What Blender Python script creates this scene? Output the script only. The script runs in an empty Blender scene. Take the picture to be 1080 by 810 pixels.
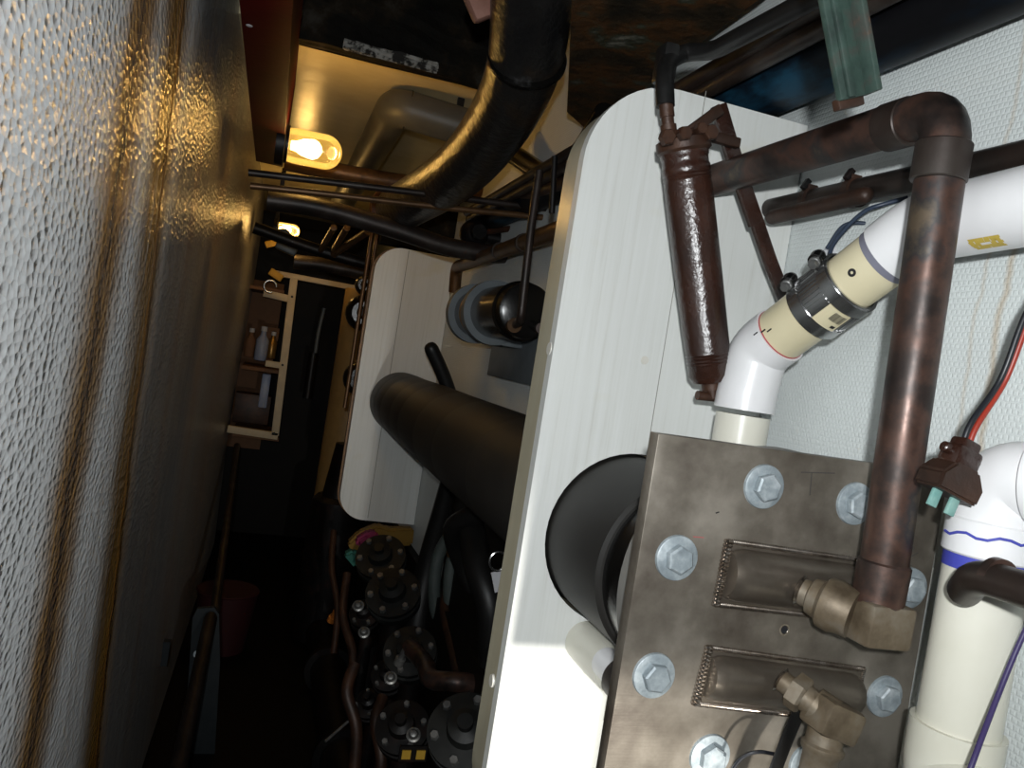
import bpy, bmesh, math, random
from mathutils import Vector, Matrix
R = math.radians
rnd = random.Random(7)
scene = bpy.context.scene
C = bpy.context.collection

# ------------------------------------------------------------------ camera
H = 1.45                                  # eye height above the walkway plates
FPX = 850.0                               # focal length in pixels of the 1080 x 810 frame
VP = (288.0, 343.0)                       # where the passage runs to
LEAN = R(9.0)
yc = Vector((VP[0]-540, -(VP[1]-405), FPX)).normalized()
zx, zy = math.sin(LEAN), math.cos(LEAN)
zc = Vector((zx, zy, -(yc[0]*zx+yc[1]*zy)/yc[2])).normalized()
xc = yc.cross(zc)
if xc[0] < 0: xc = -xc
def ray(px, py):
    c = Vector((px-540, -(py-405), FPX))
    return Vector((xc.dot(c), yc.dot(c), zc.dot(c)))
def P(px, py, Y):
    d = ray(px, py); return d*(Y/d.y)
def PX(px, py, X):
    d = ray(px, py); return d*(X/d.x)
def PZ(px, py, Z):
    d = ray(px, py); return d*(Z/d.z)
cam_d = bpy.data.cameras.new('camera'); cam = bpy.data.objects.new('camera', cam_d); C.objects.link(cam)
cam_d.sensor_fit = 'HORIZONTAL'; cam_d.sensor_width = 36; cam_d.lens = 36*FPX/1080
cam_d.clip_start = 0.02
rt = Vector((xc[0], yc[0], zc[0])); up = Vector((xc[1], yc[1], zc[1])); fw = Vector((xc[2], yc[2], zc[2]))
m3 = Matrix((rt, up, -fw)).transposed()
cam.matrix_world = Matrix.Translation((0, 0, H)) @ m3.to_4x4()
scene.camera = cam

# ------------------------------------------------------------------ light
scene.view_settings.view_transform = 'Standard'; scene.view_settings.look = 'None'
scene.view_settings.gamma = 1.0; scene.view_settings.exposure = 0.0
scene.view_settings.use_curve_mapping = False
w = bpy.data.worlds.new('world'); scene.world = w; w.use_nodes = True
w.node_tree.nodes['Background'].inputs[0].default_value = (0.75, 0.85, 1, 1)
w.node_tree.nodes['Background'].inputs[1].default_value = 0.003
def lamp(name, kind, loc, energy, col, size=0.01, **kw):
    d = bpy.data.lights.new(name, kind); d.energy = energy; d.color = col
    if kind in ('POINT', 'SPOT'): d.shadow_soft_size = size
    for k, v in kw.items(): setattr(d, k, v)
    o = bpy.data.objects.new(name, d); C.objects.link(o); o.location = Vector(loc)+Vector((0, 0, H)); return o
fl = lamp('camera_flash', 'SPOT', (-0.04, -0.10, 0.06), 40, (0.95, 0.985, 1.0), 0.012, spot_size=R(124), spot_blend=0.75)
fl.rotation_euler = (fw*1.0+up*0.16-rt*0.05).to_track_quat('-Z', 'Y').to_euler()
wl = lamp('work_light', 'SPOT', (0.30, 0.12, -0.44), 34, (1.0, 0.97, 0.90), 0.012, spot_size=R(50), spot_blend=0.9)
wl.rotation_euler = (Vector((0.42, 0.95, -0.46))-Vector((0.30, 0.12, -0.44))).to_track_quat('-Z', 'Y').to_euler()
LAMP1 = Vector((0.03, 2.30, 0.49)); LAMP2 = P(304, 243, 4.15)
lamp('jar_lamp_bulb', 'POINT', LAMP1, 6.0, (1.0, 0.55, 0.14), 0.032)
lamp('far_jar_lamp_bulb', 'POINT', LAMP2, 2.5, (1.0, 0.60, 0.20), 0.035)

# ------------------------------------------------------------------ materials
def mat(name, col, rough=0.5, metal=0.0, spec=0.5, emit=None, es=0):
    m = bpy.data.materials.new(name); m.use_nodes = True
    b = m.node_tree.nodes['Principled BSDF']
    b.inputs['Base Color'].default_value = (*col, 1); b.inputs['Roughness'].default_value = rough
    b.inputs['Metallic'].default_value = metal; b.inputs['Specular IOR Level'].default_value = spec
    if emit: b.inputs['Emission Color'].default_value = (*emit, 1); b.inputs['Emission Strength'].default_value = es
    return m
class N:
    def __init__(s, m): s.t = m.node_tree; s.b = s.t.nodes['Principled BSDF']
    def new(s, ty, **kw):
        n = s.t.nodes.new(ty)
        for k, v in kw.items():
            if k in n.inputs: n.inputs[k].default_value = v
            else: setattr(n, k, v)
        return n
    def link(s, a, b): s.t.links.new(a, b)
    def pos(s):
        n = s.new('ShaderNodeTexCoord'); return n.outputs['Object']
    def world(s):
        n = s.new('ShaderNodeNewGeometry'); return n.outputs['Position']
    def mapping(s, src, scale=(1, 1, 1), rot=(0, 0, 0), loc=(0, 0, 0)):
        n = s.new('ShaderNodeMapping'); n.inputs['Scale'].default_value = scale; n.inputs['Rotation'].default_value = rot
        n.inputs['Location'].default_value = loc
        s.link(src, n.inputs['Vector']); return n.outputs[0]
    def noise(s, src, scale, detail=4, rough=0.55, dist=0):
        n = s.new('ShaderNodeTexNoise'); n.inputs['Scale'].default_value = scale; n.inputs['Detail'].default_value = detail
        n.inputs['Roughness'].default_value = rough; n.inputs['Distortion'].default_value = dist
        s.link(src, n.inputs['Vector']); return n.outputs[0]
    def ramp(s, src, stops):
        n = s.new('ShaderNodeValToRGB'); e = n.color_ramp.elements
        while len(e) < len(stops): e.new(0.5)
        for k, (p, c) in enumerate(stops):
            e[k].position = p; e[k].color = (*c, 1) if len(c) == 3 else c
        s.link(src, n.inputs[0]); return n.outputs[0]
    def mix(s, f, a, b, mode='MIX'):
        n = s.new('ShaderNodeMix'); n.data_type = 'RGBA'; n.blend_type = mode
        if isinstance(f, (int, float)): n.inputs[0].default_value = f
        else: s.link(f, n.inputs[0])
        for v, i in ((a, 6), (b, 7)):
            if isinstance(v, tuple): n.inputs[i].default_value = (*v, 1)
            else: s.link(v, n.inputs[i])
        return n.outputs[2]
    def math(s, op, a, b=None, c=None):
        n = s.new('ShaderNodeMath'); n.operation = op
        for i, v in enumerate((a, b, c)):
            if v is None: continue
            if isinstance(v, (int, float)): n.inputs[i].default_value = v
            else: s.link(v, n.inputs[i])
        return n.outputs[0]
    def bump(s, src, strength=0.3, dist=0.002, prev=None):
        n = s.new('ShaderNodeBump'); n.inputs['Strength'].default_value = strength; n.inputs['Distance'].default_value = dist
        s.link(src, n.inputs['Height'])
        if prev is not None: s.link(prev, n.inputs['Normal'])
        return n.outputs[0]
    def col(s, c): s.link(c, s.b.inputs['Base Color'])
    def nrm(s, c): s.link(c, s.b.inputs['Normal'])
    def rough(s, c): s.link(c, s.b.inputs['Roughness'])
G = lambda v: (v, v, v)
def mottled(name, stops, scale=12, rough=0.5, metal=0.0, spec=0.5, bump=0.3, bscale=60, bd=0.001, stretch=(1, 1, 1), rr=None):
    m = mat(name, stops[0][1], rough, metal, spec); n = N(m); p = n.mapping(n.pos(), stretch)
    f = n.noise(p, scale, 6, 0.6)
    n.col(n.ramp(f, stops))
    if rr: n.rough(n.ramp(n.noise(p, scale*1.7, 4), [(0.35, G(rr[0])), (0.65, G(rr[1]))]))
    if bump: n.nrm(n.bump(n.noise(p, bscale, 4), bump, bd))
    return m
M = {}
M['copper'] = mottled('old_copper', [(0.32, (0.010, 0.009, 0.009)), (0.43, (0.036, 0.024, 0.020)), (0.53, (0.085, 0.045, 0.033)), (0.61, (0.035, 0.032, 0.032)), (0.70, (0.12, 0.09, 0.06))], 14, 0.42, 0.5, 0.5, 0.25, 90, 0.0008, rr=(0.33, 0.55))
M['copper_dark'] = mottled('tarnished_copper', [(0.3, (0.010, 0.010, 0.009)), (0.5, (0.030, 0.020, 0.016)), (0.68, (0.05, 0.042, 0.036)), (0.78, (0.10, 0.035, 0.012))], 13, 0.45, 0.4, 0.5, 0.25, 90, 0.0008)
M['copper_warm'] = mottled('warm_copper', [(0.3, (0.04, 0.022, 0.011)), (0.52, (0.14, 0.072, 0.030)), (0.68, (0.08, 0.05, 0.028))], 10, 0.42, 0.5)
M['rust'] = mottled('rusty_iron', [(0.3, (0.012, 0.008, 0.006)), (0.55, (0.042, 0.018, 0.010)), (0.75, (0.08, 0.034, 0.016))], 14, 0.5, 0.2, 0.5, 0.6, 120, 0.0012)
M['brown_gloss'] = mottled('brown_enamel', [(0.3, (0.016, 0.007, 0.005)), (0.6, (0.034, 0.013, 0.008)), (0.8, (0.05, 0.02, 0.012))], 16, 0.26, 0.0, 0.6, 0.8, 170, 0.0012)
M['black_gloss'] = mottled('black_paint', [(0.3, (0.003, 0.003, 0.003)), (0.7, (0.008, 0.007, 0.006))], 8, 0.22, 0.0, 0.5, 0.25, 60, 0.001)
M['big_pipe'] = mottled('patchy_black_pipe', [(0.3, (0.010, 0.010, 0.011)), (0.6, (0.020, 0.019, 0.018)), (0.75, (0.05, 0.03, 0.015))], 7, 0.30, 0.2, 0.9, 0.8, 60, 0.004)
M['rubber'] = mottled('black_rubber_foam', [(0.3, (0.014, 0.013, 0.012)), (0.7, (0.024, 0.022, 0.019))], 6, 0.55, 0.0, 0.35, 0.15, 200, 0.0006)
M['hose'] = mottled('black_hose', [(0.3, (0.005, 0.005, 0.005)), (0.7, (0.010, 0.0095, 0.009))], 20, 0.45, 0, 0.4)
M['duct'] = mottled('blue_black_duct', [(0.46, (0.003, 0.003, 0.004)), (0.56, (0.004, 0.010, 0.018)), (0.64, (0.008, 0.045, 0.08))], 9, 0.5, 0.0, 0.15, 0.15, 40, 0.002, stretch=(1, 0.35, 1))  # black mottled with blue patches
M['duct_grey'] = mottled('grey_duct_paint', [(0.3, (0.055, 0.057, 0.052)), (0.7, (0.095, 0.095, 0.085))], 5, 0.45, 0.0, 0.4)
M['pvc'] = mottled('white_pvc', [(0.3, (0.70, 0.70, 0.70)), (0.7, (0.80, 0.79, 0.80))], 5, 0.28, 0, 0.5, 0.04, 30, 0.001)
M['pvc_cream'] = mottled('cream_pvc', [(0.3, (0.62, 0.55, 0.36)), (0.7, (0.70, 0.63, 0.44))], 5, 0.32, 0, 0.5, 0.04, 30, 0.001)
M['pvc_yellowed'] = mottled('yellowed_pvc', [(0.3, (0.62, 0.60, 0.50)), (0.7, (0.74, 0.72, 0.64))], 4, 0.3, 0, 0.5, 0.04, 30, 0.001)
M['galv'] = mottled('galvanised_zinc', [(0.3, (0.17, 0.20, 0.22)), (0.5, (0.27, 0.31, 0.33)), (0.72, (0.46, 0.50, 0.52))], 60, 0.5, 0.25, 0.5, 0.6, 200, 0.0006)
M['bronze'] = mottled('old_bronze', [(0.3, (0.07, 0.05, 0.03)), (0.5, (0.15, 0.115, 0.075)), (0.64, (0.20, 0.17, 0.13)), (0.74, (0.17, 0.075, 0.03))], 26, 0.5, 0.4, 0.5, 0.4, 150, 0.0006)
M['steel'] = mottled('bright_steel', [(0.3, (0.30, 0.30, 0.30)), (0.7, (0.5, 0.5, 0.5))], 20, 0.22, 0.95, 0.5, 0.1)
M['weld'] = mottled('weld_bead', [(0.3, (0.22, 0.17, 0.13)), (0.7, (0.5, 0.45, 0.40))], 90, 0.2, 0.95, 0.5, 0.2)
M['screw_steel'] = mottled('grey_metal', [(0.3, (0.10, 0.10, 0.10)), (0.7, (0.25, 0.25, 0.24))], 40, 0.4, 0.6)
M['bracket_grey'] = mottled('blue_grey_paint', [(0.3, (0.085, 0.10, 0.11)), (0.7, (0.13, 0.15, 0.16))], 12, 0.45, 0, 0.5)
M['dark_metal'] = mottled('dark_greasy_metal', [(0.3, (0.003, 0.003, 0.003)), (0.55, (0.006, 0.005, 0.005)), (0.66, (0.016, 0.008, 0.006))], 14, 0.45, 0.1, 0.3, 0.4)
M['flange_grey'] = mottled('grey_flange', [(0.3, (0.007, 0.008, 0.008)), (0.7, (0.018, 0.019, 0.018))], 20, 0.45, 0.3)
M['red_beam'] = mottled('dark_red_paint', [(0.3, (0.060, 0.0010, 0.0015)), (0.7, (0.090, 0.002, 0.003))], 6, 0.6, 0.0, 0.08, 0.2, 50, 0.002)
M['green_iron'] = mottled('green_patina_iron', [(0.36, (0.012, 0.022, 0.018)), (0.48, (0.024, 0.045, 0.036)), (0.56, (0.035, 0.036, 0.030)), (0.66, (0.13, 0.05, 0.02))], 18, 0.6, 0.0, 0.4, 0.6, 90, 0.0015)
M['verdigris'] = mottled('verdigris_brass', [(0.3, (0.10, 0.26, 0.24)), (0.7, (0.26, 0.42, 0.38))], 60, 0.6)
M['cream_strip'] = mottled('cream_varnished_edge', [(0.3, (0.43, 0.39, 0.28)), (0.7, (0.55, 0.51, 0.39))], 9, 0.26, 0, 0.5, 0.15, 60, 0.001, stretch=(1, 1, 0.3))
M['white_wood'] = mottled('white_gloss_wood', [(0.3, (0.62, 0.60, 0.54)), (0.7, (0.72, 0.70, 0.64))], 9, 0.35)
M['plank'] = mottled('far_frame_wood', [(0.3, (0.55, 0.45, 0.30)), (0.7, (0.70, 0.60, 0.42))], 9, 0.6)
M['brass'] = mottled('dull_brass', [(0.3, (0.25, 0.13, 0.03)), (0.7, (0.42, 0.25, 0.08))], 30, 0.35, 0.7)
M['hose_grey'] = mottled('grey_green_hose', [(0.3, (0.045, 0.06, 0.055)), (0.7, (0.08, 0.095, 0.09))], 10, 0.5)
for nm, c, r_ in (('yellow', (0.42, 0.25, 0.02), 0.6), ('cloth_yellow', (0.20, 0.11, 0.01), 0.8), ('magenta', (0.20, 0.01, 0.06), 0.8), ('teal', (0.02, 0.13, 0.10), 0.8), ('blue_ink', (0.06, 0.07, 0.42), 0.5),
                  ('cable_purple', (0.05, 0.035, 0.12), 0.4), ('cable_red', (0.30, 0.03, 0.015), 0.4), ('cable_black', (0.01, 0.011, 0.015), 0.4), ('cable_blue', (0.03, 0.045, 0.075), 0.4),
                  ('ink', (0.01, 0.01, 0.012), 0.6), ('pencil', (0.055, 0.05, 0.045), 0.6), ('primer_purple', (0.19, 0.19, 0.24), 0.5), ('red_mark', (0.45, 0.08, 0.09), 0.5),
                  ('pale', (0.6, 0.6, 0.62), 0.6), ('bluewhite', (0.30, 0.36, 0.52), 0.4), ('carton', (0.20, 0.10, 0.05), 0.8), ('orange', (0.45, 0.14, 0.02), 0.5),
                  ('dark_red', (0.035, 0.001, 0.003), 0.7), ('tan_panel', (0.42, 0.27, 0.10), 0.5), ('ochre_mark', (0.60, 0.44, 0.08), 0.5), ('seam_dark', (0.28, 0.27, 0.24), 0.7)):
    M[nm] = mottled('paint_'+nm, [(0.3, tuple(x*0.85 for x in c)), (0.7, c)], 25, r_)

# glowing jar glass and its bulb
M['glow'] = mat('lit_bulb', (1, 0.8, 0.4), 0.5, emit=(1.0, 0.72, 0.30), es=12)
m = bpy.data.materials.new('jar_glass'); m.use_nodes = True; nt = m.node_tree
for nd in list(nt.nodes): nt.nodes.remove(nd)
no = nt.nodes.new('ShaderNodeOutputMaterial'); tr = nt.nodes.new('ShaderNodeBsdfTransparent'); gl = nt.nodes.new('ShaderNodeBsdfGlossy')
em = nt.nodes.new('ShaderNodeEmission'); mx = nt.nodes.new('ShaderNodeMixShader'); ad = nt.nodes.new('ShaderNodeAddShader'); fn = nt.nodes.new('ShaderNodeLayerWeight')
tr.inputs[0].default_value = (1, 0.93, 0.75, 1); gl.inputs['Roughness'].default_value = 0.08; fn.inputs[0].default_value = 0.35
em.inputs[0].default_value = (1, 0.55, 0.10, 1); em.inputs[1].default_value = 0.30
nt.links.new(fn.outputs['Fresnel'], mx.inputs[0]); nt.links.new(tr.outputs[0], mx.inputs[1]); nt.links.new(gl.outputs[0], mx.inputs[2])
nt.links.new(mx.outputs[0], ad.inputs[0]); nt.links.new(em.outputs[0], ad.inputs[1]); nt.links.new(ad.outputs[0], no.inputs[0])
M['jar_glass'] = m
M['bracket_dark'] = mottled('dark_blue_grey_paint', [(0.3, (0.018, 0.024, 0.027)), (0.7, (0.032, 0.038, 0.042))], 12, 0.5, 0, 0.3)
M['salmon'] = mottled('pinkish_wood', [(0.3, (0.22, 0.10, 0.07)), (0.7, (0.32, 0.16, 0.12))], 30, 0.7)

# left lagged casing: painted, dimpled glass cloth with rust runs at fixed places
m = mat('dimpled_lagging', (0.5, 0.5, 0.48), 0.27, 0.12, 0.7); m.node_tree.nodes['Principled BSDF'].inputs['Sheen Weight'].default_value = 0.38; m.node_tree.nodes['Principled BSDF'].inputs['Sheen Roughness'].default_value = 0.5; n = N(m); wp = n.world()
sep = n.new('ShaderNodeSeparateXYZ'); n.link(wp, sep.inputs[0])
wob = n.noise(n.mapping(wp, (0, 0.0, 2.2)), 1.3, 4)
wob2 = n.noise(n.mapping(wp, (1, 9, 9)), 2.0, 5)
ypos = n.math('ADD', sep.outputs[1], n.math('MULTIPLY', n.math('SUBTRACT', wob, 0.5), 0.10))
ypos = n.math('ADD', ypos, n.math('MULTIPLY', n.math('SUBTRACT', wob2, 0.5), 0.05))
ytilt = n.math('ADD', ypos, n.math('MULTIPLY', n.math('SUBTRACT', sep.outputs[2], H), 0.22))
def streak(y0, wd, pw=1.0, yp=None):
    d = n.math('ABSOLUTE', n.math('SUBTRACT', ytilt if y0 > 1.35 else ypos, y0))
    v = n.math('SUBTRACT', 1.0, n.math('DIVIDE', d, wd)); v = n.math('MAXIMUM', v, 0.0)
    return n.math('POWER', v, pw)
fine = n.noise(n.mapping(wp, (1, 70, 2.5)), 1.0, 5, 0.6)
grime = n.noise(n.mapping(wp, (1, 10, 0.8)), 1.0, 5, 0.6)
base = n.ramp(grime, [(0.3, (0.72, 0.75, 0.75)), (0.6, (0.84, 0.87, 0.88)), (0.75, (0.88, 0.91, 0.92))])
# darker colour beyond the second seam: the flash's falloff painted into the cloth
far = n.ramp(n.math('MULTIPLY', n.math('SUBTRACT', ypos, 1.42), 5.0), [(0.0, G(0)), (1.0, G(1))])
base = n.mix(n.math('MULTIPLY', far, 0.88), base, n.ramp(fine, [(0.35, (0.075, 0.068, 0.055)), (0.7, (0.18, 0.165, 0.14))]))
S1, S2 = 1.11, 1.47
s = n.math('MULTIPLY', streak(S1, 0.12, 0.8), n.ramp(fine, [(0.25, G(0.55)), (0.7, G(1.0))]))
base = n.mix(n.math('MINIMUM', n.math('MULTIPLY', s, 1.5), 0.95), base, (0.50, 0.24, 0.03))
s = n.math('MULTIPLY', streak(S1-0.005, 0.028, 1.0), 0.9); base = n.mix(s, base, (0.10, 0.045, 0.015))
s = n.math('MULTIPLY', streak(S2-0.03, 0.15, 0.8), n.ramp(fine, [(0.3, G(0.35)), (0.7, G(1.0))]))
base = n.mix(n.math('MINIMUM', n.math('MULTIPLY', s, 1.5), 0.92), base, (0.52, 0.27, 0.035))
s = n.math('MULTIPLY', streak(S2+0.0, 0.02, 1.0), 0.8); base = n.mix(s, base, (0.33, 0.13, 0.02))
for yy, ww, st in ((0.98, 0.03, 0.15), (1.33, 0.03, 0.35), (1.9, 0.08, 0.4), (2.5, 0.25, 0.5), (3.4, 0.6, 0.6)):
    base = n.mix(n.math('MULTIPLY', streak(yy, ww), st), base, (0.22, 0.12, 0.035))
mk = n.math('MAXIMUM', n.math('MULTIPLY', n.math('MINIMUM', n.math('MULTIPLY', streak(S1, 0.12, 0.8), 1.5), 1.0), 0.9), n.math('MINIMUM', n.math('MULTIPLY', streak(S2-0.03, 0.15, 0.8), 1.5), 1.0))
mk = n.math('MAXIMUM', mk, n.math('MULTIPLY', far, 0.75))  # sheen cut along with the painted falloff
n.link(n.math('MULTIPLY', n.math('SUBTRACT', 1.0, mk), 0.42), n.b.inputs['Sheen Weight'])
n.col(base)
v = n.new('ShaderNodeTexVoronoi'); v.feature = 'F1'; v.inputs['Scale'].default_value = 1.0; v.inputs['Randomness'].default_value = 0.85
n.link(n.mapping(wp, (60, 62, 95)), v.inputs['Vector'])
h1 = n.ramp(v.outputs['Distance'], [(0.0, G(0)), (0.45, G(0.5)), (0.8, G(1))])
b1 = n.bump(h1, 0.7, 0.0036)
b2 = n.bump(n.noise(n.mapping(wp, (140, 170, 120)), 1.0, 3), 0.35, 0.0015, b1)
b3 = n.bump(streak(S2+0.01, 0.02, 1.0), 0.9, 0.006, b2)
b4 = n.bump(n.noise(n.mapping(wp, (3, 6, 1.0)), 1.0, 3), 0.5, 0.02, b3)
n.nrm(b4); M['lagging'] = m

# hull lining: white woven cloth
m = mat('white_woven_cloth', (0.72, 0.75, 0.74), 0.5, 0, 0.4); n = N(m); wp = n.world()
br = n.new('ShaderNodeTexBrick'); br.inputs['Scale'].default_value = 1.0; br.inputs['Mortar Size'].default_value = 0.30; br.inputs['Mortar Smooth'].default_value = 1.0
br.inputs['Brick Width'].default_value = 1.12; br.inputs['Row Height'].default_value = 1.0
br.inputs['Color1'].default_value = (1, 1, 1, 1); br.inputs['Color2'].default_value = (0.85, 0.85, 0.85, 1); br.inputs['Mortar'].default_value = (0, 0, 0, 1)
cmb = n.new('ShaderNodeCombineXYZ'); sp = n.new('ShaderNodeSeparateXYZ'); dst = n.new('ShaderNodeVectorMath', operation='ADD'); nz = n.new('ShaderNodeTexNoise'); nz.inputs['Scale'].default_value = 60; n.link(wp, nz.inputs['Vector']); sc_ = n.new('ShaderNodeVectorMath', operation='SCALE'); sc_.inputs[3].default_value = 0.004; n.link(nz.outputs['Color'], sc_.inputs[0]); n.link(wp, dst.inputs[0]); n.link(sc_.outputs[0], dst.inputs[1]); n.link(n.mapping(dst.outputs[0], (190, 190, 170)), sp.inputs[0])
n.link(sp.outputs[1], cmb.inputs[0]); n.link(sp.outputs[2], cmb.inputs[1]); n.link(cmb.outputs[0], br.inputs['Vector'])
b1 = n.bump(br.outputs['Color'], 0.35, 0.0014)
n.nrm(n.bump(n.noise(wp, 25, 3), 0.3, 0.002, b1))
base = n.ramp(n.noise(wp, 3.0, 5), [(0.3, (0.64, 0.68, 0.67)), (0.7, (0.73, 0.77, 0.76))])
sp2 = n.new('ShaderNodeSeparateXYZ'); n.link(wp, sp2.inputs[0])
wb = n.math('ADD', sp2.outputs[1], n.math('MULTIPLY', n.math('SUBTRACT', n.noise(n.mapping(wp, (0, 0, 3)), 2.0, 4), 0.5), 0.05))
for yy, ww, st in ((0.605, 0.006, 0.55), (0.632, 0.004, 0.3)):
    d = n.math('MAXIMUM', n.math('SUBTRACT', 1.0, n.math('DIVIDE', n.math('ABSOLUTE', n.math('SUBTRACT', wb, yy)), ww)), 0.0)
    base = n.mix(n.math('MULTIPLY', d, st), base, (0.45, 0.30, 0.14))
n.col(base); M['cloth'] = m

# white painted planking of the frames
m = mat('white_painted_planks', (0.7, 0.7, 0.66), 0.42, 0, 0.45); n = N(m); p = n.pos()
grain = n.noise(n.mapping(p, (110, 1, 3)), 1.0, 6, 0.65)
base = n.ramp(grain, [(0.28, (0.60, 0.60, 0.56)), (0.45, (0.68, 0.69, 0.66)), (0.75, (0.73, 0.74, 0.72))])
st = n.ramp(n.noise(n.mapping(p, (6, 1, 9)), 1.0, 3), [(0.60, G(0)), (0.74, G(0.35))])
base = n.mix(st, base, (0.60, 0.55, 0.36)); n.col(base)
n.nrm(n.bump(grain, 0.25, 0.0012)); M['boards'] = m

m = mottled('brushed_stainless', [(0.34, (0.075, 0.06, 0.047)), (0.48, (0.15, 0.13, 0.105)), (0.64, (0.27, 0.24, 0.20))], 9, 0.42, 0.45, 0.5, 0, rr=(0.34, 0.50))
n = N(m); g = n.noise(n.mapping(n.pos(), (25, 25, 600)), 1.0, 5); g2 = n.noise(n.pos(), 240, 3)
n.nrm(n.bump(g2, 0.10, 0.0006, n.bump(g, 0.10, 0.0006))); M['stainless'] = m
M['flange_pale'] = mottled('pale_flange', [(0.3, (0.16, 0.155, 0.14)), (0.7, (0.26, 0.25, 0.23))], 9, 0.5, 0.2)
M['stainless_edge'] = mottled('brown_steel_edge', [(0.3, (0.07, 0.05, 0.03)), (0.7, (0.16, 0.12, 0.07))], 20, 0.4, 0.6)
M['pad'] = mottled('heat_tinted_stainless', [(0.3, (0.08, 0.065, 0.05)), (0.5, (0.15, 0.125, 0.10)), (0.7, (0.22, 0.19, 0.15))], 9, 0.33, 0.7, 0.5, 0.1, 200, 0.0005)
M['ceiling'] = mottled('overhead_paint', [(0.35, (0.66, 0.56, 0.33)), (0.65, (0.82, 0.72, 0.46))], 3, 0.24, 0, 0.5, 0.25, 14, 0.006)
M['beam'] = mottled('grimy_beam', [(0.35, (0.003, 0.0025, 0.002)), (0.52, (0.007, 0.006, 0.004)), (0.60, (0.016, 0.011, 0.006)), (0.70, (0.04, 0.035, 0.028))], 9, 0.75, 0, 0.12, 0.8, 60, 0.004)
M['chalk'] = mottled('flaked_white_paint', [(0.45, (0.02, 0.018, 0.015)), (0.53, (0.30, 0.29, 0.26)), (0.75, (0.42, 0.41, 0.38))], 40, 0.8, 0, 0.3, 0.8)
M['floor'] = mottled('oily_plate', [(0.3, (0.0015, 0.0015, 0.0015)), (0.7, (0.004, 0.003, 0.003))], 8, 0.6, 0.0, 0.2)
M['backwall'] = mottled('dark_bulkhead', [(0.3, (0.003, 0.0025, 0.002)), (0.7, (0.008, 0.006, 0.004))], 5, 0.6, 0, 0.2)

# ------------------------------------------------------------------ helpers
OFF = Vector((0, 0, H))
def link(name, bm, material, parent=None, smooth=False, origin=None):
    bmesh.ops.recalc_face_normals(bm, faces=bm.faces)
    if parent is not None: o0 = parent.matrix_basis.translation.copy()-OFF if parent.type == 'EMPTY' else parent['_o']
    else:
        if origin is None:
            xs = [v.co for v in bm.verts]
            o0 = Vector(((min(v.x for v in xs)+max(v.x for v in xs))/2, (min(v.y for v in xs)+max(v.y for v in xs))/2, min(v.z for v in xs)))
        else: o0 = Vector(origin)
    if parent is not None and parent.type == 'EMPTY': o0 = Vector(parent['_o'])
    elif parent is not None: o0 = Vector(parent['_o'])
    bmesh.ops.translate(bm, verts=bm.verts, vec=-Vector(o0))
    if smooth:
        for f in bm.faces: f.smooth = True
        for e in bm.edges:
            if len(e.link_faces) == 2 and e.calc_face_angle(0) > R(38): e.smooth = False
    me = bpy.data.meshes.new(name); bm.to_mesh(me); bm.free(); me.materials.append(material)
    o = bpy.data.objects.new(name, me); C.objects.link(o)
    o['_o'] = list(o0)
    if parent is not None: o.parent = parent
    else: o.location = Vector(o0)+OFF
    return o
def tag(o, label=None, cat=None, group=None, kind=None):
    if label: o['label'] = label
    if cat: o['category'] = cat
    if group: o['group'] = group
    if kind: o['kind'] = kind
    return o
def thing(name, label, cat, loc, group=None):
    o = bpy.data.objects.new(name, None); C.objects.link(o); o.empty_display_size = 0.05
    o.location = Vector(loc)+OFF; o['_o'] = list(loc)
    return tag(o, label, cat, group)
def box(bm, c, s, rot=None, bev=0.0):
    m = Matrix.Translation(Vector(c)) @ (rot.to_4x4() if rot is not None else Matrix.Identity(4)) @ Matrix.Diagonal((*s, 1))
    r = bmesh.ops.create_cube(bm, size=1, matrix=m)
    if bev:
        es = list({e for v in r['verts'] for e in v.link_edges})
        bmesh.ops.bevel(bm, geom=es, offset=bev, segments=2, affect='EDGES', profile=0.5)
def frame_of(d):
    d = Vector(d).normalized(); return d.to_track_quat('Z', 'Y').to_matrix()
def lathe(bm, prof, o, d, seg=32, cap=True):
    o = Vector(o); m = frame_of(d); rings = []
    for t, r in prof:
        if r < 1e-5: rings.append([bm.verts.new(o+m @ Vector((0, 0, t)))]); continue
        rings.append([bm.verts.new(o+m @ Vector((r*math.cos(2*math.pi*k/seg), r*math.sin(2*math.pi*k/seg), t))) for k in range(seg)])
    for a, b in zip(rings, rings[1:]):
        for k in range(seg):
            k2 = (k+1) % seg
            if len(a) == 1 and len(b) == 1: continue
            if len(a) == 1: bm.faces.new((a[0], b[k], b[k2]))
            elif len(b) == 1: bm.faces.new((a[k], b[0], a[k2]))
            else: bm.faces.new((a[k], b[k], b[k2], a[k2]))
    if cap:
        for r in (rings[0], rings[-1]):
            if len(r) > 2: bm.faces.new(r)
def cyl(bm, a, b, r, r2=None, seg=28, ch=0.0):
    a = Vector(a); b = Vector(b); L = (b-a).length; r2 = r if r2 is None else r2
    if ch: lathe(bm, [(0, r-ch), (ch, r), (L-ch, r2), (L, r2-ch)], a, b-a, seg)
    else: lathe(bm, [(0, r), (L, r2)], a, b-a, seg)
def path(pts, bend=0.0, n=7, sub=0.0):
    pts = [Vector(p) for p in pts]; out = [pts[0]]
    for i in range(1, len(pts)-1):
        a, b, c = pts[i-1], pts[i], pts[i+1]
        d = min(bend, (a-b).length*0.49, (c-b).length*0.49)
        if d <= 0: out.append(b); continue
        p0 = b+(a-b).normalized()*d; p2 = b+(c-b).normalized()*d
        for k in range(n+1):
            t = k/n; out.append(p0*(1-t)**2+b*2*t*(1-t)+p2*t*t)
    out.append(pts[-1]); return out
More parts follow.
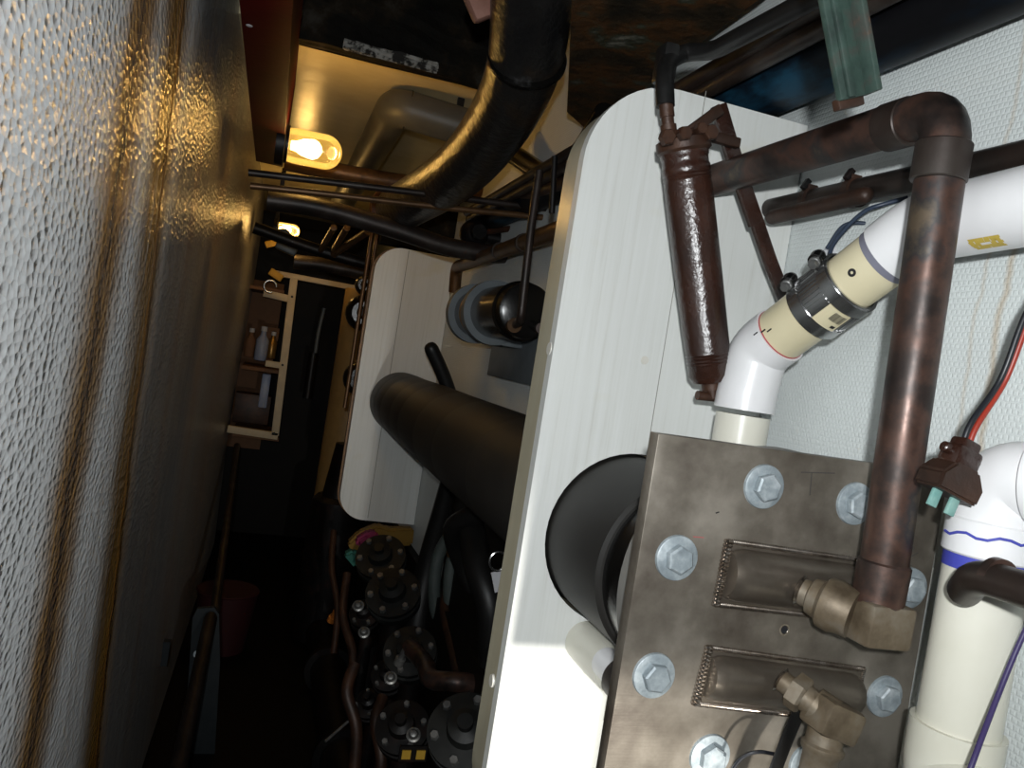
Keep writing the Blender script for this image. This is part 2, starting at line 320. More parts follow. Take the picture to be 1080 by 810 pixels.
def spline(pts, n=8):
    pts = [Vector(p) for p in pts]; q = [pts[0]*2-pts[1]]+pts+[pts[-1]*2-pts[-2]]; out = []
    for i in range(1, len(q)-2):
        for k in range(n):
            t = k/n; a, b, c, d = q[i-1], q[i], q[i+1], q[i+2]
            out.append(0.5*((2*b)+(c-a)*t+(2*a-5*b+4*c-d)*t*t+(3*b-a-3*c+d)*t**3))
    out.append(pts[-1]); return out
def sweep(bm, pts, r, seg=20, flat=1.0, rnd_end=False, n0=None):
    rad = r if callable(r) else (lambda t: r)
    n = len(pts); T = []
    for i in range(n):
        T.append((pts[min(i+1, n-1)]-pts[max(i-1, 0)]).normalized())
    nrm = n0 or (Vector((0, 0, 1)) if abs(T[0].z) < 0.9 else Vector((1, 0, 0)))
    nrm = (nrm-T[0]*nrm.dot(T[0])).normalized(); rings = []
    for i in range(n):
        nrm = (nrm-T[i]*nrm.dot(T[i])).normalized(); bn = T[i].cross(nrm); rr = rad(i/(n-1))
        rings.append([bm.verts.new(pts[i]+nrm*rr*math.cos(2*math.pi*k/seg)*flat+bn*rr*math.sin(2*math.pi*k/seg)) for k in range(seg)])
    for a, b in zip(rings, rings[1:]):
        for k in range(seg): bm.faces.new((a[k], b[k], b[(k+1) % seg], a[(k+1) % seg]))
    for rg, i, s in ((rings[0], 0, -1), (rings[-1], n-1, 1)):
        if rnd_end:
            rr = rad(i/(n-1)); prev = rg
            for q in (0.5, 0.8):
                cur = []
                for v in rg: cur.append(bm.verts.new(pts[i]+(v.co-pts[i])*math.sqrt(1-q*q)+T[i]*s*rr*q))
                for k in range(seg): bm.faces.new((prev[k], cur[k], cur[(k+1) % seg], prev[(k+1) % seg]))
                prev = cur
            c = bm.verts.new(pts[i]+T[i]*s*rr)
            for k in range(seg): bm.faces.new((prev[k], c, prev[(k+1) % seg]))
        else: bm.faces.new(rg)
def tube(name, pts, r, material, parent=None, bend=0.0, seg=20, rnd_end=False, sp=False, flat=1.0, n0=None):
    bm = bmesh.new(); q = spline(pts) if sp else path(pts, bend)
    sweep(bm, q, r, seg, flat, rnd_end, n0); return link(name, bm, material, parent, True)
def prism(bm, outline, y0, y1, holes=()):
    """outline in (x, z); slab between the planes y0 and y1"""
    loops = []
    def ring(pts, y):
        vs = [bm.verts.new((p[0], y, p[1])) for p in pts]; es = [bm.edges.new((vs[i], vs[(i+1) % len(vs)])) for i in range(len(vs))]
        return vs, es
    A = []; B = []
    for pts in [outline]+list(holes):
        va, ea = ring(pts, y0); vb, eb = ring(pts, y1); A += ea; B += eb
        for i in range(len(va)):
            j = (i+1) % len(va); bm.faces.new((va[i], va[j], vb[j], vb[i]))
    bmesh.ops.triangle_fill(bm, edges=A, use_beauty=True, normal=(0, -1, 0)); bmesh.ops.triangle_fill(bm, edges=B, use_beauty=True, normal=(0, 1, 0))
def circ(cx, cz, r, n=40): return [(cx+r*math.cos(2*math.pi*k/n), cz+r*math.sin(2*math.pi*k/n)) for k in range(n)]
def B(name, c, s, material, parent=None, rot=None, bev=0.0):
    bm = bmesh.new(); box(bm, c, s, rot, bev); return link(name, bm, material, parent, bev > 0)
def CY(name, a, b, r, material, parent=None, r2=None, seg=28, ch=0.0):
    bm = bmesh.new(); cyl(bm, a, b, r, r2, seg, ch); return link(name, bm, material, parent, True)
def LA(name, prof, o, d, material, parent=None, seg=32):
    bm = bmesh.new(); lathe(bm, prof, o, d, seg); return link(name, bm, material, parent, True)
def hexhead(bm, c, d, r, h, twist=0.0):
    m = frame_of(d) @ Matrix.Rotation(twist, 3, 'Z'); c = Vector(c)
    def rg(rr, t): return [bm.verts.new(c+m @ Vector((rr*math.cos(k*math.pi/3), rr*math.sin(k*math.pi/3), t))) for k in range(6)]
    a, b_, e = rg(r, 0), rg(r, h*0.82), rg(r*0.86, h)
    for p, q in ((a, b_), (b_, e)):
        for k in range(6): bm.faces.new((p[k], q[k], q[(k+1) % 6], p[(k+1) % 6]))
    bm.faces.new(a); bm.faces.new(e)
def stroke(bm, pts, y, wd):
    """thin raised ink line on a plane of constant Y, points in (x, z)"""
    for (x0, z0), (x1, z1) in zip(pts, pts[1:]):
        d = Vector((x1-x0, z1-z0)); L = d.length; n = Vector((-d.y, d.x)).normalized()*wd/2; d = d.normalized()*wd*0.3
        q = [(x0-d.x+n.x, z0-d.y+n.y), (x1+d.x+n.x, z1+d.y+n.y), (x1+d.x-n.x, z1+d.y-n.y), (x0-d.x-n.x, z0-d.y-n.y)]
        f = [bm.verts.new((x, y-0.0004, z)) for x, z in q]; g = [bm.verts.new((x, y, z)) for x, z in q]
        bm.faces.new(f)
        for k in range(4): bm.faces.new((f[k], f[(k+1) % 4], g[(k+1) % 4], g[k]))

# ================================================================== SETTING
# left casing
WL_TOP, WL_BOT = 0.86, -1.40
def wl_x(Y, Z): return -0.222+0.012*Y+0.008*math.sin(Z*3.1+0.6)*min(1, Y/3)
bm = bmesh.new(); ys = [-0.6+0.1*i for i in range(60)]; zs = [WL_BOT+(WL_TOP-WL_BOT)*j/40 for j in range(41)]
g = [[bm.verts.new((wl_x(y, z), y, z)) for z in zs] for y in ys]
for i in range(len(ys)-1):
    for j in range(40): bm.faces.new((g[i][j], g[i+1][j], g[i+1][j+1], g[i][j+1]))
gb = [[bm.verts.new((wl_x(y, z)-0.35, y, z)) for z in (WL_BOT, WL_TOP)] for y in (ys[0], ys[-1])]
bm.faces.new([g[-1][j] for j in range(41)]+[gb[1][1], gb[1][0]])
bm.faces.new([g[0][j] for j in range(41)]+[gb[0][1], gb[0][0]])
bm.faces.new([gb[0][0], gb[0][1], gb[1][1], gb[1][0]])
bm.faces.new([g[i][40] for i in range(len(ys))]+[gb[1][1], gb[0][1]])
tag(link('wall_left', bm, M['lagging'], smooth=True), kind='structure', label='dimpled silver painted lagging with brown rust runs')
# hull side
def hull_x(Y): return 0.665-0.02*min(Y, 3.0) if Y < 3 else 0.605
bm = bmesh.new(); ys = [-0.3, 0.3, 0.6, 0.95, 1.5, 2.0, 3.0, 4.0, 5.8]
g = [[bm.verts.new((hull_x(y), y, z)) for z in (-1.45, 0.95)]+[bm.verts.new((hull_x(y)+0.06, y, z)) for z in (0.95, -1.45)] for y in ys]
for a, b_ in zip(g, g[1:]):
    for k in range(4): bm.faces.new((a[k], b_[k], b_[(k+1) % 4], a[(k+1) % 4]))
bm.faces.new(g[0]); bm.faces.new(g[-1])
tag(link('wall_right', bm, M['cloth']), kind='structure')
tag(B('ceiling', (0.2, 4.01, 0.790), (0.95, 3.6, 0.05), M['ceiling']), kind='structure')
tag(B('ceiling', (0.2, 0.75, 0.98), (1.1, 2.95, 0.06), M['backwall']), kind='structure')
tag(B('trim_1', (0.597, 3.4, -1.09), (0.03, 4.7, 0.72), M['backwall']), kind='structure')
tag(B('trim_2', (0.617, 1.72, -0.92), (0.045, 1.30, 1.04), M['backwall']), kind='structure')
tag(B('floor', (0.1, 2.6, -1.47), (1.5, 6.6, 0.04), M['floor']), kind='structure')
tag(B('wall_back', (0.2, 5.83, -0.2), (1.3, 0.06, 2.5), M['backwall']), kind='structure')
ZC = 0.95

# ================================================================== FRAMES (white boarded)
def round_board(x0, x1, z0, z1, r, n=12):
    o = [(x1, z0), (x1, z1)]
    for k in range(n+1): a = math.pi/2*k/n; o.append((x0+r-r*math.sin(a), z1-r+r*math.cos(a)))
    for k in range(n+1): a = math.pi/2*k/n; o.append((x0+r-r*math.cos(a), z0+r-r*math.sin(a)))
    return o
CX, CZ, CR = 0.478, -0.205, 0.11
Y1, Y2, T1 = 0.95, 2.95, 0.075
t = thing('white_frame', 'large white planked frame panel with rounded top corner pierced by the black cylinder', 'panel', (0.49, Y1, -0.66))
bm = bmesh.new(); prism(bm, round_board(0.335, hull_x(Y1)-0.002, -0.64, 0.378, 0.115), Y1, Y1+0.018, [circ(CX, CZ, CR+0.004, 48)]); link('planking', bm, M['boards'], t)
bm = bmesh.new(); prism(bm, round_board(0.338, hull_x(Y1)-0.004, -0.637, 0.375, 0.112), Y1+0.018, Y1+T1, [circ(CX, CZ, CR+0.004, 48)]); tag(link('edge_strip', bm, M['cream_strip'], t, True), label='cream edge of the panel')
for (px0, py0, px1, py1) in ((741, 95, 640, 760),):
    a, b_ = P(px0, py0, Y1), P(px1, py1, Y1); bm = bmesh.new(); x = (a.x+b_.x)/2
    box(bm, (x, Y1-0.0002, (a.z+b_.z)/2), (0.0009, 0.0006, abs(a.z-b_.z))); link('plank_seam', bm, M['seam_dark'], t)
q = P(680, 380, Y1); LA('wooden_plug', [(0, 0.0055), (0.0008, 0.0052), (0.0008, 0)], q, (0, -1, 0), M['white_wood'], t)
for (px, py) in ((581, 368), (520, 718)):
    q = PX(px, py, 0.337); LA('edge_plug', [(0, 0.009), (0.003, 0.008), (0.003, 0)], q, (-1, 0, 0), M['white_wood'], t)
t = thing('white_frame', 'smaller white planked frame panel further down the passage behind the black cylinder', 'panel', (0.47, Y2, -0.66))
bm = bmesh.new(); prism(bm, round_board(0.318, hull_x(Y2)-0.002, -0.655, 0.350, 0.095), Y2, Y2+0.05); link('planking', bm, M['boards'], t)
a = P(434, 350, Y2); box_z = 0.98
for x in (0.43,): bm = bmesh.new(); box(bm, (x, Y2-0.0004, -0.15), (0.002, 0.001, 0.99)); link('plank_seam', bm, M['seam_dark'], t)
bm = bmesh.new(); prism(bm, round_board(0.312, hull_x(Y2)-0.004, -0.660, 0.355, 0.1), Y2+0.05, Y2+0.075); link('backing_edge', bm, M['copper_warm'], t, True)

# ================================================================== HEAT EXCHANGER
t = thing('heat_exchanger', 'long black insulated cylinder ending in a bolted square stainless plate', 'heat exchanger', (CX, 0.7, CZ-CR))
prof = [(0.0, CR-0.004), (0.004, CR)]
for y in (0.33, 0.62, 0.95, 1.2, 1.45, 1.62, 1.84, 1.98):
    prof += [(y-0.006, CR), (y, CR-0.0005), (y+0.006, CR+0.0001)]
prof += [(2.155-0.03, CR), (2.155, CR-0.015)]
bm = bmesh.new(); lathe(bm, prof, (CX, 0.79, CZ), (0, 1, 0), 72)
for v in bm.verts:
    k = 1+0.006*math.sin(v.co.y*9)+0.004*math.sin(v.co.y*23+v.co.x*40)
    if v.co.y > 1.05 and v.co.y < 2.9: v.co.x = CX+(v.co.x-CX)*k; v.co.z = CZ+(v.co.z-CZ)*k
link('insulation', bm, M['rubber'], t, True)
CY('shell', (CX, 0.69, CZ), (CX, 0.80, CZ), 0.103, M['black_gloss'], t, seg=64)
FR = 0.147; FX, FZ = 0.490, -0.188
CY('backing_flange', (FX, 0.652, FZ), (FX, 0.690, FZ), FR, M['flange_pale'] if 'flange_pale' in M else M['duct_grey'], t, seg=72, ch=0.004)
PY = 0.62; PT = 0.016
tl, bl, tr, br_ = P(700, 458, PY), P(632, 810, PY), P(999, 536, PY), P(943, 810, PY)
px0 = (tl.x+bl.x)/2; px1 = (tr.x+br_.x)/2; pz1 = tl.z; pz0 = -0.385
bm = bmesh.new(); box(bm, ((px0+px1)/2, PY+PT/2, (pz0+pz1)/2), (px1-px0, PT, pz1-pz0), bev=0.0008); pl = link('end_plate', bm, M['stainless'], t, True)
CY('gasket', (FX, PY+PT, FZ), (FX, 0.652, FZ), FR-0.012, M['stainless_edge'], t, seg=64)
BOLTS = [(805, 513), (901, 531), (713, 588), (958, 620), (689, 712), (932, 734), (748, 797), (851, 806)]
for i, (px, py) in enumerate(BOLTS):
    q = P(px, py, PY); bm = bmesh.new()
    lathe(bm, [(0, 0.0202), (0.0026, 0.0197), (0.0032, 0.0187), (0.0032, 0.0)], q, (0, -1, 0), 32)
    bt = link('bolt', bm, M['galv'], t, True)
    bm = bmesh.new(); hexhead(bm, q+Vector((0, -0.0032, 0)), (0, -1, 0), 0.0128, 0.008, rnd.random()); link('hex_head', bm, M['galv'], bt)
    bm = bmesh.new()
    for k in range(14):
        a = rnd.random()*6.28; r_ = 0.0165+rnd.random()*0.004
        box(bm, q+Vector((math.cos(a)*r_, -0.0002, math.sin(a)*r_-0.001)), (0.003+rnd.random()*0.003, 0.0004, 0.002), Matrix.Rotation(rnd.random()*3, 3, 'Y'))
# welded half-round headers
def header(c0, c1, hgt, dep):
    """c0 / c1: left and right ends (x, z) on the plate"""
    a = Vector((c0[0], PY, c0[1])); b_ = Vector((c1[0], PY, c1[1])); ax = (b_-a).normalized(); L = (b_-a).length; up_ = Vector((-ax.z, 0, ax.x))
    bm = bmesh.new(); n_ = 20; rings = []
    for (s, sc) in ((0.0, 0.86), (0.006, 0.96), (0.012, 1.0), (L-0.012, 1.0), (L-0.005, 0.96), (L, 0.86)):
        rg = []
        for k in range(n_+1):
            th = math.pi*k/n_; rg.append(bm.verts.new(a+ax*s+up_*(math.cos(th)*hgt/2*sc)+Vector((0, -math.sin(th)*dep*sc, 0))))
        rings.append(rg)
    for p_, q_ in zip(rings, rings[1:]):
        for k in range(n_): bm.faces.new((p_[k], q_[k], q_[k+1], p_[k+1]))
    bm.faces.new(rings[0]); bm.faces.new(rings[-1])
    hd = link('header', bm, M['pad'], t, True)
    # flat pad below it with its weld
    e = 0.0045; bm = bmesh.new()
    mrot = Matrix((ax, Vector((0, 1, 0)), up_)).transposed()
    box(bm, (a+b_)/2+Vector((0, -0.0012, 0)), (L+2*e, 0.0030, hgt+2*e), mrot, 0.0008); link('header_base', bm, M['pad'], hd, True)
    bm = bmesh.new()
    corner = [a-ax*e+up_*(hgt/2+e), a-ax*e-up_*(hgt/2+e), b_+ax*e-up_*(hgt/2+e), b_+ax*e+up_*(hgt/2+e)]
    for i in range(4):
        p_, q_ = corner[i], corner[(i+1) % 4]; big = 1.35 if i == 0 else 0.7
        nb = int((q_-p_).length/(0.0026*big)); dd = (q_-p_).normalized()
        for k in range(nb+1):
            c = p_.lerp(q_, k/nb)+Vector((0, -0.0022, 0)); m = Matrix.Translation(c) @ mrot.to_4x4() @ Matrix.Diagonal((1.5 if i % 2 == 0 else 0.8, 1, 1.5 if i % 2 else 0.7, 1))
            bmesh.ops.create_uvsphere(bm, u_segments=8, v_segments=6, radius=0.0024*big+0.0003*rnd.random(), matrix=m)
    link('weld_bead', bm, M['weld'], hd, True)
    return hd
def xz(px, py): q = P(px, py, PY); return (q.x, q.z)
h1 = header(xz(765, 604), xz(905, 622), 0.048, 0.022)
h2 = header(xz(744, 712), xz(899, 732), 0.042, 0.022)
# drilled hole
q = P(827, 664, PY); bm = bmesh.new(); lathe(bm, [(0.0004, 0.0050), (0.0008, 0.0056), (0.0008, 0.0040), (0.0002, 0.0034)], q, (0, -1, 0), 24, cap=False); hl = link('hole_rim', bm, M['weld'], t, True)
LA('drilled_hole', [(0.0, 0.0040), (0.0003, 0.0040), (0.0003, 0)], q, (0, -1, 0), M['ink'], t)
# pencil marks: a T, a 2 and small ticks
def ink(name, strokes, Y, material, wd, parent):
    bm = bmesh.new()
    for s_ in strokes: stroke(bm, [(P(x, y, Y).x, P(x, y, Y).z) for x, y in s_], Y, wd)
    return link(name, bm, material, parent)
ink('pencil_letter', [[(845, 498), (880, 499)], [(856, 499), (854, 522)]], PY, M['pencil'], 0.0009, t)
ink('pencil_number', [[(957, 578), (961, 575), (964, 578), (958, 587), (955, 590), (968, 583)], [(957, 595), (962, 597)]], PY, M['pencil'], 0.0008, t)
ink('red_tick', [[(731, 566), (742, 567)]], PY, M['red_mark'], 0.0006, t)
ink('scratch', [[(755, 541), (758, 540)]], PY, M['ink'], 0.0010, t)
for (cx_, cy_, hh) in ((708, 494, 14), (719, 527, 12), (701, 547, 10)):
    bm = bmesh.new()
# upper bronze elbow and its nipple
def fitting(parent, a, c, e, r1, r2, hexr):
    a, c, e = Vector(a), Vector(c), Vector(e); bm = bmesh.new()
    d = (c-a).normalized(); L = (c-a).length
    lathe(bm, [(0, r1*0.72), (L*0.18, r1*0.72), (L*0.2, r1), (L*0.5, r1*1.18), (L*0.8, r2), (L, r2)], a, d, 28)
    return bm
na, nc = P(842, 622, PY-0.020), P(893, 645, PY-0.055)
bm = bmesh.new(); d = nc-na; L = d.length
lathe(bm, [(0, 0.012), (0.010, 0.012), (0.012, 0.016), (0.020, 0.0175), (0.024, 0.0225), (0.034, 0.0235), (0.040, 0.0215), (L+0.006, 0.021)], na, d, 30)
el = link('elbow_fitting', bm, M['bronze'], h1, True); el['label'] = 'large bronze elbow on the upper header'
EY = 0.558; ec = P(920, 652, EY)
bm = bmesh.new(); mrot = Matrix.Rotation(R(1.5), 3, 'Y')
box(bm, ec+Vector((0.003, 0, -0.002)), (0.046, 0.044, 0.037), mrot, 0.004); link('square_socket', bm, M['bronze'], h1, True)
bm = bmesh.new(); cyl(bm, ec+Vector((0.002, 0, 0.010)), ec+Vector((0.003, 0, 0.050)), 0.0215, 0.0218, 32, 0.002); link('solder_socket', bm, M['copper'], h1, True)
bm = bmesh.new(); lathe(bm, [(0, 0.0125), (0.002, 0.0150), (0.004, 0.0125)], na, d, 24); link('nipple_weld', bm, M['weld'], h1, True)
# lower bronze elbow
ma, mc = P(822, 716, PY-0.020), P(862, 745, PY-0.050); d = mc-ma; L = d.length
bm = bmesh.new(); lathe(bm, [(0, 0.0095), (0.012, 0.0095), (0.012, 0.0120), (L, 0.0120)], ma, d, 24); hexhead(bm, ma+d*0.35, d, 0.0165, 0.013, 0.3); link('nipple', bm, M['bronze'], h2, True)
bm = bmesh.new(); lathe(bm, [(0, 0.0100), (0.0015, 0.0120), (0.003, 0.0100)], ma, d, 24); link('nipple_weld', bm, M['weld'], h2, True)
fc = P(878, 757, PY-0.060); rot = Matrix.Rotation(R(18), 3, 'Y')
bm = bmesh.new(); box(bm, fc, (0.040, 0.034, 0.030), rot, 0.005); cyl(bm, mc-d*0.1, fc, 0.0155, 0.0165, 20); tag(link('elbow_body', bm, M['bronze'], h2, True), label='small bronze elbow turned downwards')
bm = bmesh.new(); fd = P(866, 812, PY-0.062)
lathe(bm, [(0, 0.0150), (0.014, 0.0155), (0.016, 0.0180), (0.020, 0.0180), (0.024, 0.0150), (0.06, 0.0150)], fc+Vector((-0.004, 0, -0.008)), fd-fc, 26); link('down_leg', bm, M['bronze'], h2, True)

# ================================================================== COPPER LINES (right)
VX, VY = 0.507, 0.557
KX, KZ = 0.4985, 0.262
tz = P(988, 107, 0.56)
t = tube('copper_pipe', [(ec.x+0.0025, EY, ec.z+0.048), (0.508, 0.555, tz.z-0.004), (0.500, Y1-0.002, 0.500*0.536)], 0.0197, M['copper'], bend=0.034, seg=32)
tag(t, 'thick upright copper pipe bent over at its top and rising from the upper bronze elbow', 'pipe')
q = P(999, 155, 0.56)
bm = bmesh.new(); cyl(bm, (0.5085, 0.555, tz.z-0.066), (0.5085, 0.555, tz.z-0.034), 0.0222, None, 32, 0.001); link('elbow_collar', bm, M['copper_dark'], t, True)
bm = bmesh.new(); cyl(bm, (0.5075, 0.597, tz.z-0.005), (0.5065, 0.625, tz.z-0.005), 0.0218, None, 32, 0.001); link('elbow_collar', bm, M['copper_dark'], t, True)
# second line along the hull
px3 = 0.607
t = thing('copper_pipe', 'thinner dark copper pipe along the white hull lining with a clamped sleeve', 'pipe', (px3, 0.7, 0.245))
za, zb = px3*0.424, px3*0.416
tube('pipe_run', [(px3, 0.35, zb), (px3, 0.6, zb), (px3, Y1-0.001, za)], 0.0135, M['copper_dark'], t, 0.02)
tube('lower_sleeve', [P(815, 229, 0.905), P(912, 206, 0.745)], 0.0095, M['rust'], t, rnd_end=True)
for (px, py) in ((856, 212), (902, 203)):
    q = P(px, py, px3/(ray(px, py).x/ray(px, py).y)); q.x = px3
    bm = bmesh.new()
    bmesh.ops.create_cone(bm, segments=24, radius1=0.0175, radius2=0.0175, depth=0.010, cap_ends=True, matrix=Matrix.Translation(q) @ Matrix.Rotation(R(90), 4, 'X'))
    cl = link('pipe_clamp', bm, M['rust'], t, True)
    B('clamp_screw', q+Vector((-0.012, 0, 0.018)), (0.007, 0.007, 0.014), M['dark_metal'], cl, Matrix.Rotation(0.5, 3, 'Y'), 0.001)
    B('clamp_lug', q+Vector((-0.004, 0, 0.016)), (0.014, 0.009, 0.006), M['rust'], cl, None, 0.001)

# ================================================================== PVC LINE
t = thing('pvc_pipe', 'white and cream plastic pipe slanting down behind the copper pipe with a steel banded coupling', 'pipe', (0.56, 0.7, -0.2))
A0 = Vector((0.585, 0.30, 0.198)); 
q1 = PX(975, 239, 0.578); A1 = q1
E1 = P(797, 382, 0.82); A2 = Vector((E1.x, E1.y, E1.z+0.012))
D = P(780, 460, 0.82)
r = 0.0325
dA = (A2-A1).normalized()
j1 = A1.lerp(A2, 0.26); j2 = A1.lerp(A2, 0.82)
def mid(a, b, t_): return a.lerp(b, t_)
Aback = PX(1079, 218, 0.585); Aback2 = Aback+(Aback-A1)*2.0
tube('bend', [Aback2, Aback, A1+ (A1-A1), A1.lerp(A2, 0.18)], r+0.0015, M['pvc'], t, bend=0.05, seg=40)
CY('spigot', A1.lerp(A2, 0.17), A1.lerp(A2, 0.50), r-0.001, M['pvc_cream'], t, seg=40)
CY('spigot', A1.lerp(A2, 0.45), A1.lerp(A2, 0.88), r-0.001, M['pvc_cream'], t, seg=40)
CY('primer_stain', A1.lerp(A2, 0.175), A1.lerp(A2, 0.215), r-0.0004, M['primer_purple'], t, seg=40)
CY('red_line', A1.lerp(A2, 0.832), A1.lerp(A2, 0.841), r-0.0003, M['red_mark'], t, seg=40)
tube('lower_bend', [A1.lerp(A2, 0.838), A2, (D.x, 0.82, D.z+0.050), (D.x, 0.82, D.z+0.031)], r+0.002, M['pvc'], t, bend=0.03, seg=40)
CY('down_pipe', (D.x, 0.82, D.z+0.025), (D.x, 0.82, -0.104), r-0.0015, M['pvc_yellowed'], t, seg=40)
# banded coupling
c0, c1 = A1.lerp(A2, 0.385), A1.lerp(A2, 0.635)
L = (c1-c0).length
bm = bmesh.new(); lathe(bm, [(0, r+0.0006), (0, r+0.003), (L, r+0.003), (L, r+0.0006)], c0, dA, 48, cap=False)
cp = link('coupling', bm, M['steel'], t, True)
bm = bmesh.new(); fr = frame_of(dA)
for k in range(48):
    a = 2*math.pi*k/48; o = Vector((math.cos(a), math.sin(a), 0))*(r+0.0034)
    box(bm, c0+fr @ (o+Vector((0, 0, L*0.5))), (0.0016, 0.0016, L*0.42), fr @ Matrix.Rotation(a, 3, 'Z'))
link('corrugation', bm, M['steel'], cp)
tocam = (-(c0+c1)/2); tocam = (tocam-dA*tocam.dot(dA)).normalized()
upn = dA.cross(tocam).normalized()
if upn.z < 0: upn = -upn
for s_ in (0.15, 0.85):
    c = c0.lerp(c1, s_)
    bm = bmesh.new(); lathe(bm, [(-0.0065, r+0.003), (-0.0065, r+0.0046), (0.0065, r+0.0046), (0.0065, r+0.003)], c, dA, 48, cap=False)
    bd = link('band', bm, M['steel'], cp, True)
    # worm screw housing at the upper left of the pipe
    sp_ = c+(upn*0.90+tocam*0.25).normalized()*(r+0.009)
    ax = (tocam*0.9+dA*0.1-upn*0.2).normalized()
    bm = bmesh.new(); cyl(bm, sp_-ax*0.011, sp_+ax*0.010, 0.0062, None, 20, 0.001); hexhead(bm, sp_+ax*0.010, ax, 0.0052, 0.005); link('worm_screw', bm, M['screw_steel'], bd, True)
    bm = bmesh.new(); cyl(bm, sp_-ax*0.006, sp_+ax*0.006, 0.0082, None, 20, 0.001); link('screw_housing', bm, M['black_gloss'], bd, True)
# label with bar code lines on the coupling
def onpipe(s_, ang, rr): return c0.lerp(c1, s_)+(tocam*math.cos(ang)+upn*math.sin(ang))*rr
def curved(bm, s0, s1, a0, a1, rr, nn=8):
    va = [bm.verts.new(onpipe(s0, a0+(a1-a0)*k/nn, rr)) for k in range(nn+1)]; vb = [bm.verts.new(onpipe(s1, a0+(a1-a0)*k/nn, rr)) for k in range(nn+1)]
    wa = [bm.verts.new(onpipe(s0, a0+(a1-a0)*k/nn, rr-0.0015)) for k in range(nn+1)]; wb = [bm.verts.new(onpipe(s1, a0+(a1-a0)*k/nn, rr-0.0015)) for k in range(nn+1)]
    for k in range(nn): bm.faces.new((va[k], vb[k], vb[k+1], va[k+1]))
    lo = va+vb[::-1]; hi = wa+wb[::-1]
    for k in range(len(lo)): bm.faces.new((lo[k], hi[k], hi[(k+1) % len(hi)], lo[(k+1) % len(lo)]))
bm = bmesh.new(); curved(bm, 0.28, 0.72, R(-52), R(-8), r+0.0050); lb = link('paper_label', bm, M['pvc_cream'], cp)
bm = bmesh.new()
for k in range(8): curved(bm, 0.33, 0.52, R(-48)+R(3.0)*k, R(-48)+R(3.0)*k+R(1.1+rnd.random()), r+0.0053, 1)
curved(bm, 0.60, 0.66, R(-48), R(-40), r+0.0053, 2)
link('printed_lines', bm, M['ink'], lb)
# ink dot and alignment ticks
def mark(px, py, base, size, material, name, kind='dot'):
    pass
sAB = (A2-A1).length
def onaxis(t_, ang, rr): return A1.lerp(A2, t_)+(tocam*math.cos(ang)+upn*math.sin(ang))*rr
bm = bmesh.new(); q = onaxis(0.30, R(12), r-0.0008); nn_ = (q-A1.lerp(A2, 0.30)).normalized(); lathe(bm, [(0, 0.0042), (0.0007, 0.0042), (0.0007, 0.0016), (0.0004, 0.0015)], q, nn_, 20, cap=False); link('ink_ring', bm, M['ink'], t)
bm = bmesh.new()
for (t_, a_) in ((0.815, 25), (0.79, 20), (0.86, 30)):
    q = onaxis(t_, R(a_), r+0.0002 if t_ < 0.8 else r+0.0022); box(bm, q, (0.0012, 0.0012, 0.006), frame_of(dA))
link('ink_tick', bm, M['ink'], t)
q = P(1060, 245, 0.555)
# ochre glue mark on the horizontal run
rx = (Aback-A1).normalized(); c = A1.lerp(Aback, 0.80); tn = (-c); tn = (tn-rx*tn.dot(rx)).normalized(); un = rx.cross(tn); un = un if un.z > 0 else -un
bm = bmesh.new()
for k in range(6):
    for j in range(5):
        if abs(k-2.5) < 1.2 and j == 2: continue
        a0 = R(-58)+j*R(5); s0 = (k-3)*0.0048+rnd.random()*0.002
        qq = [c+rx*(s0+dx)+(tn*math.cos(a0+da)+un*math.sin(a0+da))*(r+0.0019) for dx, da in ((0, 0), (0.005, 0), (0.005, R(5)), (0, R(5)))]
        bm.faces.new([bm.verts.new(v_) for v_ in qq])
link('glue_mark', bm, M['ochre_mark'], t)

# lower right PVC stack
t = thing('pvc_pipe', 'upright yellowed white plastic pipe beside the stainless plate with an elbow at each end', 'pipe', (0.6, 0.5, -0.6))
SY = 0.515; u0, u1 = P(1052, 560, SY), P(1002, 780, SY); sx = (u0.x+u1.x)/2
CY('upright', (sx, SY, u1.z-0.02), (sx, SY, u0.z-0.02), 0.0320, M['pvc_yellowed'], t, seg=40)
CY('socket', (sx, SY, u0.z-0.022), (sx, SY, u0.z+0.008), 0.0350, M['pvc'], t, seg=40, ch=0.0015)
CY('blue_ring', (sx, SY, u0.z-0.034), (sx, SY, u0.z-0.020), 0.0326, M['blue_ink'], t, seg=40)
bp = P(1074, 514, SY-0.01)
bm = bmesh.new(); sweep(bm, path([(sx, SY, u0.z), (sx, SY, bp.z+0.004), (sx+0.03, SY-0.10, bp.z+0.012), (sx+0.03, SY-0.16, bp.z+0.014)], 0.040), 0.0330, 36); link('top_elbow', bm, M['pvc'], t, True)
LA('end_bead', [(0, 0.0360), (0.008, 0.0370), (0.012, 0.0350)], (sx+0.004, SY-0.03, bp.z+0.008), (0.03, -0.10, 0.008), M['pvc'], t, 40)
bq = P(1005, 800, SY)
bm = bmesh.new(); sweep(bm, path([(sx, SY, u1.z+0.012), (sx, SY, u1.z-0.035), (sx-0.03, SY-0.08, u1.z-0.05), (sx-0.03, SY-0.14, u1.z-0.05)], 0.03), 0.0365, 36); link('bottom_elbow', bm, M['pvc_yellowed'], t, True)
bm = bmesh.new()
def onu(z, ang, rr=0.0352):
    v_ = Vector((-sx, -SY, 0)).normalized(); s_ = Vector((v_.y, -v_.x, 0)) * -1
    return Vector((sx, SY, z))+(v_*math.cos(ang)-s_*math.sin(ang))*rr
pts = [onu(u0.z-0.001+0.002*math.sin(k*1.7)-0.0005*k, R(-75+k*13), 0.0353) for k in range(12)]
sweep(bm, pts, 0.0012, 6); link('blue_ink_line', bm, M['blue_ink'], t)
